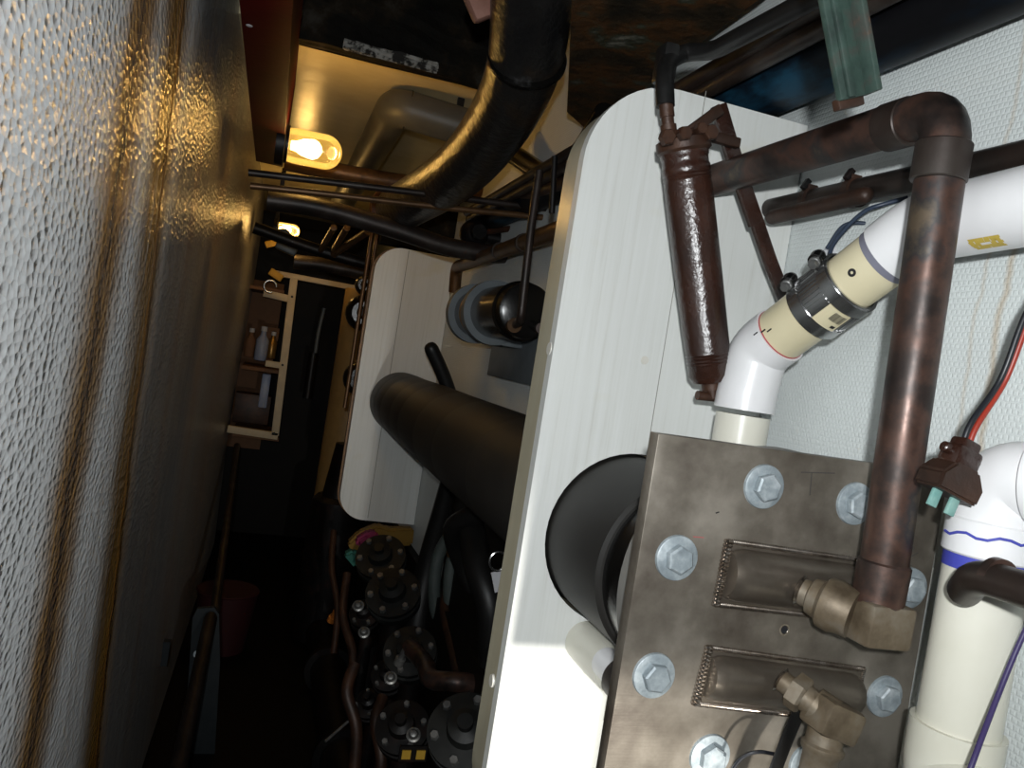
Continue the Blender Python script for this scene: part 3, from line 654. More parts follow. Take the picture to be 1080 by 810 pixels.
# copper stub by it
t = thing('copper_pipe', 'short copper pipe with rounded elbow crossing the upright plastic pipe at right edge', 'pipe', P(1050, 610, 0.46))
tube('elbow', [P(1031, 628, 0.475)+Vector((0, 0.012, 0)), P(1031, 606, 0.455), P(1100, 628, 0.40), P(1160, 645, 0.36)], 0.0125, M['copper_dark'], t, 0.02, rnd_end=True)
CY('ferrule', P(1048, 608, 0.443), P(1056, 611, 0.436), 0.0142, M['copper'], t)

# plug with its wires
t = thing('power_plug', 'brown corroded electrical plug hanging on red and black wires above the plate corner', 'plug', P(1000, 530, 0.50))
PYP = 0.50; ptop, pbot = P(1018, 470, PYP), P(996, 522, PYP); ax = (pbot-ptop).normalized(); side = Vector((ax.z, 0, -ax.x)) * -1; side.normalize()
pm = Matrix((side, Vector((0, 1, 0)), -ax)).transposed()
Lp = (pbot-ptop).length; c = ptop.lerp(pbot, 0.72)
bm = bmesh.new(); out = [(-0.021, -0.011), (0.021, -0.011), (0.022, 0.002), (0.012, 0.014), (-0.012, 0.014), (-0.022, 0.002)]
fa = [bm.verts.new(c+pm @ Vector((x, -0.013, z))) for x, z in out]; fb = [bm.verts.new(c+pm @ Vector((x, 0.013, z))) for x, z in out]
bm.faces.new(fa); bm.faces.new(fb)
for k in range(6): bm.faces.new((fa[k], fa[(k+1) % 6], fb[(k+1) % 6], fb[k]))
bmesh.ops.bevel(bm, geom=bm.edges[:], offset=0.002, segments=2, affect='EDGES')
link('plug_body', bm, M['rust'], t, True)
bm = bmesh.new(); box(bm, ptop.lerp(pbot, 0.25), (0.026, 0.020, 0.018), pm, 0.004); box(bm, ptop.lerp(pbot, 0.05), (0.018, 0.016, 0.014), pm, 0.003)
cyl(bm, ptop.lerp(pbot, 0.2)-side*0.020, ptop.lerp(pbot, 0.2)+side*0.018, 0.0042, None, 14, 0.001); link('cord_grip', bm, M['brown_gloss'], t, True)
for s_ in (-0.010, 0.009):
    B('prong', pbot+side*s_+ax*0.006+Vector((0, -0.002, 0)), (0.0085, 0.0035, 0.014), M['verdigris'], t, pm, 0.0008)
for nm, off, mt in (('red_wire', 0.003, 'cable_red'), ('black_wire', -0.003, 'cable_black')):
    tube(nm, [ptop+side*off, ptop+side*off-ax*0.02, P(1058+off*900, 400, 0.50), P(1083+off*900, 335, 0.49), P(1110, 280, 0.47), P(1180, 120, 0.44)], 0.0024, M[mt], t, sp=True, seg=10)
# loose cables
tag(tube('cable', [P(1120, 590, 0.47), P(1080, 668, 0.47), P(1052, 735, 0.465), P(1022, 815, 0.45), P(1000, 880, 0.45)], 0.0022, M['cable_purple'], sp=True, seg=10), 'thin dark purple cable crossing the upright plastic pipe at bottom right', 'cable')
tag(tube('cable', [P(872, 292, 0.84), P(877, 262, 0.82), P(893, 240, 0.80), P(912, 223, 0.78), P(930, 216, 0.765), P(960, 208, 0.75)], 0.0026, M['cable_blue'], sp=True, seg=10), 'thin black cable curving up behind the coupling screws to the hull pipe', 'cable')
tag(tube('cable', [P(872, 262, 0.85), P(890, 238, 0.83), P(915, 236, 0.81), P(934, 243, 0.80), P(960, 262, 0.79)], 0.0024, M['cable_blue'], sp=True, seg=10), 'second thin black cable arching over behind the white bend', 'cable')
tag(tube('cable', [P(880, 342, 0.85), P(905, 347, 0.84), P(932, 344, 0.83), P(940, 335, 0.82), P(946, 319, 0.81), P(930, 318, 0.82)], 0.0026, M['cable_blue'], bend=0.01, seg=10), 'blue cable loop below the steel banded coupling against the hull lining', 'cable')
tag(tube('cable', [PX(990, 266, 0.64), PX(1010, 263, 0.635), PX(1079, 255, 0.635), PX(1150, 248, 0.635)], 0.0022, M['cable_blue'], bend=0.005, seg=10), 'dark cable running under the white plastic pipe along the hull lining', 'cable')
bm = bmesh.new()
q = P(878, 276, 0.86); bmesh.ops.create_icosphere(bm, subdivisions=3, radius=1.0, matrix=Matrix.Translation(q) @ Matrix.Rotation(R(35), 4, 'Y') @ Matrix.Diagonal((0.020, 0.008, 0.034, 1)))
for v in bm.verts: v.co += Vector((math.sin(v.co.z*160), 0, math.cos(v.co.x*190)))*0.0018
tag(link('plastic_bag', bm, M['pale'], smooth=True), 'small pale crumpled wrapping behind the coupling screws', 'bag')

# black strap at the foot of the plate
tag(tube('strap', [P(842, 752, 0.595), P(828, 785, 0.575), P(812, 830, 0.56), P(800, 880, 0.55)], 0.0085, M['hose'], sp=True, flat=0.3, n0=Vector((0, 1, 0))), 'flat black strap hanging in front of the plate under the small bronze elbow', 'strap')
tag(tube('wire', [P(770, 815, 0.59), P(783, 799, 0.585), P(800, 793, 0.58), P(820, 796, 0.58)], 0.0016, M['cable_black'], sp=True, seg=8), 'thin dark wire arching over the bottom of the plate', 'wire')
# pipe stub behind the plate's lower left edge
t = thing('plastic_nozzle', 'white plastic pipe end with brown ring peeping out left of the plate', 'cap', P(636, 722, 0.80))
q = P(652, 712, 0.84); LA('cap', [(0, 0.0), (0.001, 0.018), (0.006, 0.026), (0.05, 0.027), (0.105, 0.027)], q+Vector((0, 0.0, 0)), (0, 1, 0), M['pvc_yellowed'], t)
q = P(664, 724, 0.78); LA('ring', [(0, 0.018), (0, 0.0245), (0.02, 0.0245), (0.02, 0.018)], q, (0, 1, 0), M['copper_dark'], t)
CY('nipple', q+Vector((0, -0.002, 0)), q+Vector((0, 0.065, 0)), 0.018, M['pvc'], t)

# ================================================================== GREASE CANISTER
CYY = 0.845
ct, cb = P(721, 156, CYY), P(750, 402, CYY); d = cb-ct; L = d.length; cr = 0.0275
t = thing('grease_canister', 'brown glossy steel cylinder leaning in front of the large white panel', 'canister', cb)
prof = [(0, cr*0.95), (0.002, cr), (0.010, cr), (0.012, cr*0.96), (0.020, cr*0.96), (0.022, cr)]
for k in range(3): prof += [(0.028+k*0.004, cr), (0.030+k*0.004, cr*0.97)]
prof += [(0.045, cr), (L*0.5, cr*0.99), (L-0.035, cr*0.94)]
for k in range(4): prof += [(L-0.034+k*0.004, cr*0.95), (L-0.032+k*0.004, cr*0.91)]
prof += [(L-0.008, cr*0.93), (L, cr*0.75)]
LA('barrel', prof, ct, d, M['brown_gloss'], t, 40)
dn = d.normalized()
LA('cap', [(-0.020, 0.012), (-0.018, cr*0.75), (-0.010, cr*0.95), (-0.008, cr*1.12), (0.003, cr*1.14), (0.006, cr*1.0)], ct, d, M['rust'], t, 40)
bm = bmesh.new()
for (px, py, rr) in ((704, 155, 0.009), (722, 151, 0.008), (749, 150, 0.009), (739, 146, 0.007)):
    hexhead(bm, P(px-5, py-8, CYY-0.022)-Vector((0, 0.006, 0)), (0, -1, 0), rr, 0.010, 0.3)
link('cap_nut', bm, M['rust'], t)
hx = P(704, 140, CYY)
bm = bmesh.new(); h0 = P(707, 153, CYY); h1_ = P(702, 106, CYY); dd = h1_-h0; LL = dd.length
lathe(bm, [(0, 0.0075), (LL*0.25, 0.0075), (LL*0.26, 0.0092), (LL*0.45, 0.0092), (LL*0.46, 0.0072), (LL*0.62, 0.0072), (LL*0.63, 0.0084), (LL, 0.0084)], h0, dd, 20); link('hose_fitting', bm, M['rust'], t, True)
LA('drain_stub', [(0, 0.012), (0.010, 0.012), (0.010, 0.007), (0.020, 0.007)], cb, d, M['rust'], t)
q = P(743, 419, CYY); CY('drain_cock', q-Vector((0.010, 0, -0.001)), q+Vector((0.014, 0, 0.002)), 0.0055, M['rust'], t)
# strap iron bracket
def bar(pts, wd, th, Y):
    bm = bmesh.new()
    for k_, (a, b_) in enumerate(zip(pts, pts[1:])):
        a = P(*a, Y+0.0006*k_); b_ = P(*b_, Y+0.0006*k_); dd = b_-a; rot = Matrix((dd.normalized(), Vector((0, 1, 0)), dd.normalized().cross(Vector((0, 1, 0))))).transposed()
        box(bm, (a+b_)/2, (dd.length+wd*0.6, th, wd), rot, 0.0012)
    return bm
link('bracket_long_arm', bar([(759, 116), (778, 180), (796, 232)], 0.0195, 0.008, CYY+0.0235), M['brown_gloss'], t, True)
link('bracket_lower_arm', bar([(796, 228), (812, 275), (828, 316)], 0.0165, 0.008, CYY+0.025), M['brown_gloss'], t, True)
link('bracket_short_arm', bar([(757, 117), (715, 148)], 0.0125, 0.010, CYY+0.004), M['rust'], t, True)
B('bracket_tie', P(762, 147, CYY+0.01), (0.045, 0.010, 0.012), M['rust'], t, None, 0.002)
CY('bracket_standoff', P(815, 285, CYY+0.029), P(815, 285, Y1-0.001), 0.006, M['rust'], t)
# its hose going up and over
t = tube('hydraulic_hose', [P(702, 112, CYY), P(701, 85, CYY+0.005), P(702, 66, CYY+0.03), P(722, 55, 0.90), P(752, 54, 0.86), P(778, 40, 0.80), P(870, -8, 0.66), P(960, -55, 0.56)], 0.0105, M['hose'], bend=0.02)
tag(t, 'black rubber hose rising from the brown canister and over to the right', 'hose')
B('hose_block', P(702, 68, 0.886), (0.020, 0.030, 0.045), M['hose'], t, None, 0.005)

# ================================================================== OVERHEAD RIGHT
for (rat, X, r_, y1, lab) in ((0.845, 0.515, 0.0115, 1.10, 'upper of two thin dark pipes running overhead above the blue black duct'), (0.795, 0.525, 0.0115, 1.02, 'lower of two thin dark pipes running overhead above the blue black duct')):
    t = tube('overhead_pipe', [(X, 0.35, X*rat*0.985), (X, 0.8, X*rat), (X, 2.45, X*rat)], r_, M['copper_dark'], bend=0.03); tag(t, lab, 'pipe', 'thin pipes above the duct')
DX = 0.596
t = thing('ventilation_duct', 'large black duct with blue patches running overhead along the hull at top right', 'duct', (DX, 0.6, 0.35))
tube('duct_run', [(DX, 0.30, DX*0.720), (DX, 0.60, DX*0.724), (DX-0.005, 1.2, DX*0.724), (DX-0.02, 2.4, DX*0.724)], 0.0440, M['duct'], t, bend=0.07, seg=40)
# green iron hanger
gy = 0.50; g0, g1 = P(868, -60, gy), P(898, 104, gy); dd = g1-g0
t = thing('iron_hanger', 'green patinated iron angle hanging from above at top right', 'bracket', g0)
rot = Matrix((Vector((dd.z, 0, -dd.x)).normalized()*-1, Vector((0, 1, 0)), -dd.normalized())).transposed()
bm = bmesh.new(); box(bm, (g0+g1)/2, (0.022, 0.006, dd.length), rot, 0.001); link('web', bm, M['green_iron'], t, True)
bm = bmesh.new(); box(bm, (g0+g1)/2+rot @ Vector((0.0125, -0.006, 0)), (0.005, 0.018, dd.length), rot, 0.001); link('flange', bm, M['green_iron'], t, True)
bm = bmesh.new(); box(bm, (g0+g1)/2+rot @ Vector((-0.003, -0.0045, 0)), (0.006, 0.004, dd.length*0.99), rot, 0.001); link('rib', bm, M['green_iron'], t, True)
bm = bmesh.new(); box(bm, g1+rot @ Vector((0, 0.004, -0.002)), (0.022, 0.008, 0.008), rot, 0.001); link('end_tab', bm, M['rust'], t, True)

# ================================================================== BEAMS AND OVERHEAD
def rough_box(c, s, amp, nsub=6):
    bm = bmesh.new(); box(bm, c, s); bmesh.ops.subdivide_edges(bm, edges=bm.edges[:], cuts=nsub, use_grid_fill=True)
    for v in bm.verts: v.co += Vector((rnd.uniform(-1, 1), rnd.uniform(-1, 1), rnd.uniform(-1, 1)))*amp
    return bm
# deep red longitudinal
t = thing('deck_girder', 'deep dark red steel girder overhead beside the silver wall', 'beam', (-0.08, 1.4, 0.5))
bm = bmesh.new(); box(bm, (-0.083, 1.15, 0.631), (0.083, 3.1, 0.262), None, 0.002); link('web', bm, M['red_beam'], t, True)
q = PZ(263, 27, 0.499); LA('paint_chip', [(0, 0.006), (0.001, 0.005), (0.001, 0)], q, (0, 0, -1), M['pale'], t, 8)
# transverse beam
BZ, BYY = 0.72, 2.13
bm = rough_box((0.28, BYY+0.03, BZ+0.115), (0.64, 0.05, 0.23), 0.003, 8); t = tag(link('deck_beam', bm, M['beam'], smooth=False), 'dark grimy beam crossing above the lit jar lamp', 'beam')
bm = rough_box((0.19, BYY-0.004, BZ+0.010), (0.24, 0.010, 0.022), 0.004, 6); link('flaked_paint', bm, M['chalk'], t)
bm = rough_box((0.33, 1.32, 0.905), (0.60, 0.12, 0.10), 0.003, 8); tag(link('deck_beam', bm, M['beam']), 'nearest dark beam at the very top behind the fat black pipe', 'beam')
# rusty longitudinal bracket plate near the fat pipe
ra, rb = ray(620, 0), ray(800, 0)
bm = bmesh.new()
zt = 0.55
pts = [PZ(606, -60, zt), PZ(598, 118, zt), PZ(622, 140, zt), PZ(640, 118, zt), PZ(690, 88, zt), PZ(740, 44, zt), PZ(800, 0, zt), PZ(870, -60, zt)]
lo = [bm.verts.new(p_) for p_ in pts]; hi = [bm.verts.new(p_+Vector((0, 0, 0.03))) for p_ in pts]
bm.faces.new(lo); bm.faces.new(hi)
for k in range(len(lo)): bm.faces.new((lo[k], lo[(k+1) % len(lo)], hi[(k+1) % len(lo)], hi[k]))
M['rust_beam'] = mottled('rusty_grimy_plate', [(0.36, (0.010, 0.008, 0.005)), (0.45, (0.030, 0.020, 0.010)), (0.53, (0.075, 0.032, 0.010)), (0.59, (0.035, 0.040, 0.025)), (0.66, (0.16, 0.15, 0.12))], 8, 0.6, 0, 0.3, 0.9, 40, 0.006)
tag(link('deck_bracket', bm, M['rust_beam']), 'rusty mottled steel plate overhead right of the fat black pipe', 'bracket')
for (px, py) in ():
    pass

bm = rough_box((0.475, 3.06, 0.465), (0.29, 0.06, 0.20), 0.003, 6); tag(link('deck_beam', bm, M['beam']), 'dark frame added to blacken the space above the farther white panel', 'beam')  # added block, there to make the gap above the panel dark
# jar lamps
def jar_lamp(c, name, lab, scale=1.0):
    t = thing('bulkhead_lamp', lab, 'lamp', c, 'jar lamps under the deck')
    s = scale; r_ = 0.047*s
    prof = [(-0.072*s, r_*0.93), (-0.05*s, r_), (0.03*s, r_)]
    for k in range(1, 8): a = math.pi/2*k/8; prof.append((0.03*s+r_*math.sin(a), r_*math.cos(a)))
    prof.append((0.03*s+r_, 0))
    LA('jar_glass', prof, c, (1, 0, 0.02), M['jar_glass'], t, 36)
    LA('base', [(-0.098*s, 0.058*s), (-0.076*s, 0.058*s), (-0.074*s, 0.050*s), (-0.066*s, 0.050*s)], c, (1, 0, 0.02), M['dark_metal'], t)
    prof = [(-0.060*s, 0.012), (-0.045*s, 0.014), (-0.030*s, 0.022*s), (0.0, 0.027*s), (0.012*s, 0.022*s), (0.020*s, 0.012*s), (0.024*s, 0)]
    LA('bulb', prof, Vector(c), (1, 0, 0.02), M['glow'], t, 24)
    return t
jl = jar_lamp(LAMP1+Vector((0.006, 0, 0)), 'a', 'glowing glass jar lamp under the yellow lit overhead beside the red girder')
jl2 = jar_lamp(LAMP2, 'b', 'farther small glowing jar lamp low down the passage above the white frame', 0.72)
B('hanger_strap', LAMP2+Vector((-0.06, 0, 0.16)), (0.02, 0.01, 0.30), M['dark_metal'], jl2)

t = tag(B('wooden_wedge', P(506, 4, 1.40), (0.045, 0.03, 0.055), M['salmon'], None, Matrix.Rotation(R(-35), 3, 'Y'), 0.008), 'small pinkish wooden wedge poking out left of the fat black pipe at top', 'wedge')
# fat black pipe
t = thing('exhaust_pipe', 'fat black pipe with golden highlights sweeping down from the top centre', 'pipe', (0.34, 1.9, 0.35))
pp = [P(564, -110, 1.15), P(562, -20, 1.28), P(552, 70, 1.45), P(522, 135, 1.68), P(478, 185, 1.95), P(418, 222, 2.40)]
tube('pipe_run', pp, lambda u: 0.070-0.004*u, M['big_pipe'], t, sp=True, seg=40)
for i_, (px, py, Y, dx) in enumerate(((557, 62, 1.42, 0.071), (527, 128, 1.60, 0.0695))):
    pass
q = pp[-1]; dd = (pp[-1]-pp[-2]).normalized()
LA('end_flange', [(-0.012, 0.066), (-0.012, 0.078), (0.012, 0.078), (0.012, 0.066)], q, dd, M['rust'], t, 36)
q = P(556, 62, 1.415); dd = (P(548, 88, 1.47)-P(562, -20, 1.28)).normalized()
LA('joint_ring', [(-0.003, 0.066), (-0.003, 0.0713), (0.003, 0.0713), (0.003, 0.066)], q, dd, M['black_gloss'], t, 40)
# elbow lying behind it
tag(tube('overhead_pipe', [P(520, 150, 2.2), P(545, 165, 2.1), P(580, 185, 1.9), P(610, 165, 1.65), P(640, 120, 1.5)], 0.026, M['black_gloss'], sp=True), 'black pipe bend behind the fat pipe near the hull', 'pipe')
# grey elbowed duct
t = thing('elbow_duct', 'grey painted duct elbow below the yellow lit overhead', 'duct', (0.26, 2.6, 0.66))
eb = P(418, 112, 2.45)
tube('duct_run', [(eb.x*0.94, 4.3, eb.z*0.93), (eb.x, 2.45, eb.z), (0.60, 2.42, eb.z-0.03)], 0.056, M['duct_grey'], t, bend=0.05, seg=36)
LA('seam_ring', [(-0.002, 0.055), (-0.002, 0.0575), (0.002, 0.0575), (0.002, 0.055)], (eb.x+0.035, 2.45, eb.z-0.002), (1, 0, -0.08), M['black_gloss'], t, 36)
B('hanger', (0.44, 2.43, 0.83), (0.02, 0.012, 0.24), M['dark_metal'], t)
# thin transverse pipes
t = tag(tube('conduit', [P(262, 182, 2.0), P(330, 190, 2.0), P(470, 207, 2.0), P(560, 218, 2.0), P(640, 226, 2.0)], 0.0085, M['copper_dark'], sp=True, seg=14), 'upper of the two thin pipes crossing under the jar lamp', 'pipe', 'thin crossing pipes')
t = tag(tube('conduit', [P(264, 196, 2.02), P(330, 203, 2.02), P(470, 219, 2.02), P(560, 228, 2.02), P(640, 237, 2.02)], 0.0080, M['copper_warm'], sp=True, seg=14), 'lower of the two thin pipes crossing under the jar lamp', 'pipe', 'thin crossing pipes')
t = tag(tube('crossing_pipe', [P(282, 211, 2.3), P(340, 220, 2.3), P(420, 243, 2.3), P(480, 262, 2.3), P(540, 268, 2.3), P(600, 262, 2.3)], 0.027, M['copper_dark'], sp=True), 'thicker dark pipe crossing below the two thin pipes', 'pipe')
t = tag(tube('crossing_pipe', [P(300, 170, 2.75), P(380, 186, 2.75), P(450, 196, 2.75), P(560, 205, 2.7)], 0.030, M['copper_warm'], sp=True), 'brown pipe crossing behind the grey duct just below the jar lamp', 'pipe')
t = tag(tube('crossing_pipe', [P(268, 240, 3.6), P(330, 262, 3.6), P(392, 280, 3.6), P(430, 290, 3.6)], 0.026, M['dark_metal'], sp=True), 'dark pipe crossing far down the passage above the white frame', 'pipe')
t = tag(tube('crossing_pipe', [P(310, 276, 4.2), P(345, 280, 4.2), P(392, 290, 4.2)], 0.036, M['copper_dark'], sp=True), 'brown pipe lying just above the top bar of the far white frame', 'pipe')
for i, (a, b_, y0, y1, r_, lab) in enumerate((((352, 264), (366, 240), 3.5, 2.9, 0.012, 'left'), ((352, 268), (388, 244), 3.5, 2.9, 0.014, 'middle'), ((336, 268), (352, 240), 3.7, 3.0, 0.012, 'far'))):
    tag(tube('conduit', [P(*a, y0), P(*b_, y1)], r_, M['copper_warm'], seg=12), {'left': 'short brown pipe slanting up beside the far lamp, middle one', 'middle': 'short brown pipe slanting up beside the far lamp, nearest the white panel', 'far': 'short brown pipe slanting up beside the far lamp, leftmost'}[lab], 'pipe', 'short slanting pipes')
tag(tube('hull_pipe', [P(505, 222, 2.5), P(640, 178, 1.4)], 0.014, M['rust']), 'thin rusty pipe along the hull just above the brown copper pipe', 'pipe')
hx_ = 0.545
t = thing('copper_pipe', 'brown copper pipe between the two white panels ending in an elbow turned down', 'pipe', (hx_, 2.2, 0.28))
tube('pipe_run', [(hx_, Y1+T1+0.002, hx_*0.552), (hx_, 2.62, hx_*0.520), (hx_+0.010, 2.64, hx_*0.520-0.08)], 0.020, M['copper_warm'], t, bend=0.03)
for (px, py) in ((553, 252), (527, 262)):
    q = PX(px, py, hx_); q.z = hx_*0.535
    LA('collar', [(-0.008, 0.019), (-0.008, 0.0225), (0.008, 0.0225), (0.008, 0.019)], q, (0, 1, 0), M['copper_dark'], t)
# thin upright rods
tag(tube('rod', [P(569, 180, 1.55), P(560, 240, 1.55), P(549, 338, 1.55), P(543, 343, 1.66)], 0.0085, M['copper_dark'], bend=0.02, seg=14), 'thin dark upright pipe bending into the end of the clamped black canister', 'pipe')
tag(tube('rod', [P(585, 165, 1.45), P(582, 225, 1.45)], 0.006, M['dark_metal'], seg=10), 'short thin dark rod right of the upright pipe', 'rod')
# valve lump behind
t = thing('stop_valve', 'dark valve on the hull above the black canister', 'valve', P(500, 245, 2.4))
bm = bmesh.new(); q = P(500, 247, 2.4); bmesh.ops.create_icosphere(bm, subdivisions=3, radius=0.045, matrix=Matrix.Translation(q)); link('valve_body', bm, M['dark_metal'], t, True)
CY('handle', q+Vector((0.03, -0.02, 0.01)), q+Vector((0.11, -0.12, 0.03)), 0.009, M['rust'], t)
CY('bonnet', q, q+Vector((0, -0.07, 0.0)), 0.022, M['black_gloss'], t)
CY('stem', q+Vector((0, 0, 0)), q+Vector((0.09, 0, 0)), 0.02, M['dark_metal'], t)

# clamped black canister on the hull
kX, kZ = 0.512, 0.115
ka, kb = 1.66, 2.20
t = thing('filter_canister', 'black glossy canister held by blue grey clamp rings between the white panels', 'canister', (kX, 1.9, kZ))
q = P(556, 328, ka); kx, kz = q.x, q.z
LA('barrel', [(0, 0.052), (0.004, 0.060), (0.03, 0.062), (0.04, 0.062), (0.045, 0.067), (0.055, 0.067), (0.06, 0.063), (0.53, 0.063), (0.54, 0.05)], (kx, ka, kz), (0, 1, 0), M['black_gloss'], t, 48)
CY('copper_band', (kx, 2.0, kz), (kx, 2.04, kz), 0.0645, M['brass'], t, seg=40)
for y in (1.92, 2.10):
    LA('clamp_ring', [(0, 0.0640), (0, 0.080), (0.034, 0.080), (0.034, 0.0640)], (kx, y, kz), (0, 1, 0), M['bracket_grey'], t, 48)
bm = bmesh.new(); box(bm, (0.604, 2.0, kz-0.06), (0.020, 0.42, 0.20), None, 0.002); tag(link('mounting_plate', bm, M['bracket_grey'], t, True), label='blue grey mounting plate')
for y in (1.937, 2.117):
    B('clamp_foot', (kx+0.060, y, kz-0.035), (0.060, 0.034, 0.085), M['bracket_grey'], t, None, 0.003)
q = P(541, 343, ka); CY('inlet_stub', q+Vector((0, -0.012, 0)), q+Vector((0, 0.02, 0)), 0.016, M['copper_warm'], t)
q = P(571, 347, ka); CY('outlet_stub', q+Vector((-0.01, -0.03, 0)), q+Vector((0, 0.02, 0)), 0.012, M['rust'], t)

FLZ = -1.45
# ================================================================== FAR END
FY = 4.80
t = thing('door_frame', 'far white painted frame standing at the end of the passage', 'frame', P(300, 460, FY))
def fbar(name, a, b_, wd, th=0.04, Y=FY, mt='plank', par=None):
    a = P(*a, Y); b_ = P(*b_, Y); dd = b_-a; rot = Matrix((dd.normalized(), Vector((0, 1, 0)), dd.normalized().cross(Vector((0, 1, 0))))).transposed()
    return B(name, (a+b_)/2, (dd.length, th, wd), M[mt], par, rot, 0.002)
fbar('upright', (310, 294), (290, 459), 0.042, par=t)
fbar('top_bar', (290, 288), (386, 306), 0.030, par=t)
fbar('bottom_bar', (240, 452), (293, 460), 0.040, par=t)
fbar('shelf_rail', (280, 383), (300, 386), 0.034, Y=FY+0.02, par=t)
fbar('shelf_rail', (278, 309), (308, 316), 0.040, Y=FY+0.02, par=t)
for (px, py) in ((308, 313), (298, 385), (289, 457)):
    q = P(px, py, FY-0.02); LA('screw_head', [(0, 0.007), (0.003, 0.006), (0.003, 0)], q, (0, -1, 0), M['dark_metal'], t, 12)
# cabinet body behind the frame, left part
t = thing('storage_cabinet', 'dark brown locker behind the left part of the far white frame', 'cabinet', P(270, 460, 5.0))
a, b_ = P(232, 470, 5.35), P(300, 300, 5.35)
B('back_board', ((a.x+b_.x)/2, 5.38, (a.z+b_.z)/2), (abs(b_.x-a.x), 0.02, abs(b_.z-a.z)), M['carton'], t)
q = P(270, 458, FY+0.1); B('bottom_board', (q.x, 5.1, q.z-0.01), (0.26, 0.5, 0.02), M['carton'], t)
q2 = P(278, 388, FY+0.1); B('shelf_board', (q2.x, 5.1, q2.z-0.01), (0.24, 0.5, 0.02), M['carton'], t)
q3 = P(276, 312, FY+0.1); B('top_board', (q3.x, 5.1, q3.z+0.04), (0.24, 0.5, 0.02), M['carton'], t)
tag(B('carton', P(266, 430, 5.0), (0.20, 0.16, 0.17), M['rust'], None, None, 0.003), 'brown box standing on the bottom board of the locker', 'box')
def bottle(px, py, Y, r_, h_, mt, lab):
    q = P(px, py, Y); t = thing('bottle', lab, 'bottle', q, 'bottles in the far locker')
    LA('body', [(0, r_*0.9), (0.005, r_), (h_*0.6, r_), (h_*0.75, r_*0.45), (h_*0.86, r_*0.4)], q, (0, 0, 1), M[mt], t, 20)
    LA('cap', [(h_*0.86, r_*0.5), (h_, r_*0.5)], q, (0, 0, 1), M['pale'], t, 16)
bottle(274, 380, 4.95, 0.036, 0.20, 'bluewhite', 'pale blue bottle on the locker shelf')
bottle(285, 378, 5.02, 0.028, 0.16, 'brass', 'small amber bottle on the locker shelf beside the frame upright')
bottle(262, 376, 5.05, 0.030, 0.17, 'carton', 'dark brown bottle on the locker shelf next to the silver wall')
tag(B('box', P(285, 352, 5.15), (0.10, 0.08, 0.08), M['carton'], None, None, 0.002), 'reddish brown carton at the back of the locker shelf', 'box')
tag(B('towel', P(279, 412, 4.93), (0.05, 0.05, 0.20), M['bluewhite'], None, None, 0.008), 'pale blue rag hanging below the locker shelf', 'rag')
t = thing('hook_strap', 'yellow strap end with a round snap hook by the far frame top', 'hook', P(290, 292, 4.55))
B('webbing', P(291, 290, 4.55), (0.075, 0.02, 0.040), M['yellow'], t, Matrix.Rotation(R(25), 3, 'Y'), 0.004)
B('yellow_tab', P(286, 257, 4.45), (0.06, 0.02, 0.035), M['yellow'], t, Matrix.Rotation(R(-25), 3, 'Y'), 0.004)
bm = bmesh.new(); q = P(285, 302, 4.55); sweep(bm, [q+Vector((math.cos(a)*0.032, 0, math.sin(a)*0.032)) for a in [k*0.3 for k in range(18)]], 0.006, 10); link('snap_hook', bm, M['steel'], t, True)
# grey pipe valve beside far lamp
t = thing('gate_valve', 'small dark valve body beneath the far jar lamp', 'valve', P(296, 255, 4.0))
q = P(298, 250, 4.0); LA('wheel', [(0, 0.035), (0.012, 0.040), (0.024, 0.035)], q, (0.2, -1, 0), M['bracket_grey'], t, 20)
q = P(302, 262, 4.0); B('body', q, (0.10, 0.06, 0.04), M['bracket_grey'], t, Matrix.Rotation(R(15), 3, 'Y'), 0.01)
# dark doorway content
t = thing('hanging_tool', 'dark grey lever hanging in the far dark doorway', 'lever', P(335, 380, 5.3))
tube('shaft', [P(342, 325, 5.3), P(336, 350, 5.3), P(332, 376, 5.3)], 0.012, M['bracket_grey'], t, sp=True); CY('grip', P(331, 372, 5.3), P(324, 420, 5.3), 0.03, M['dark_metal'], t)
# yellow lit panel and curved engine side right of the doorway
a, b_ = P(352, 330, 4.3), P(378, 492, 4.3)
bm = bmesh.new(); cyl(bm, (0.455, 4.42, FLZ), (0.455, 4.42, 0.26), 0.115, None, 40, 0.004)
t = tag(link('storage_tank', bm, M['tan_panel'], smooth=True), 'yellow lit tan upright tank behind the edge of the farther white panel', 'tank')
t = thing('machine_casing', 'dark rounded machine casing right of the far doorway', 'machine', (0.45, 4.0, -1.4))
q = P(360, 400, 4.0)
bm = bmesh.new(); cyl(bm, (0.42, 3.85, -1.44), (0.42, 3.85, -0.75), 0.14, 0.13, 32, 0.02); link('drum', bm, M['dark_metal'], t, True)
CY('neck', (0.42, 3.85, -0.76), (0.42, 3.85, -0.50), 0.09, M['dark_metal'], t, 0.06)
for i, (px, py, r_) in enumerate(((383, 330, 0.075), (384, 300, 0.04), (379, 400, 0.07))):
    q = P(px, py, 3.3); t = thing('pump', ['black ribbed pump head beside the upper edge of the farther white panel', 'small dark valve head above the pump by the farther white panel', 'lower dark pump beside the edge of the farther white panel'][i], 'pump', q)
    LA('housing', [(0, r_*0.6), (0.02, r_*0.9), (0.05, r_), (0.08, r_*0.9), (0.085, r_), (0.11, r_), (0.115, r_*0.85), (0.15, r_*0.6)], q, (0.15, 1, 0), M['black_gloss'], t, 28)
    LA('hub', [(-0.02, r_*0.2), (0.0, r_*0.35), (0.01, r_*0.35)], q, (0.15, 1, 0), M['dark_metal'], t, 16)
    CY('support', q+Vector((0.02, 0.07, 0)), q+Vector((0.26, 0.07, 0)), 0.02, M['dark_metal'], t)
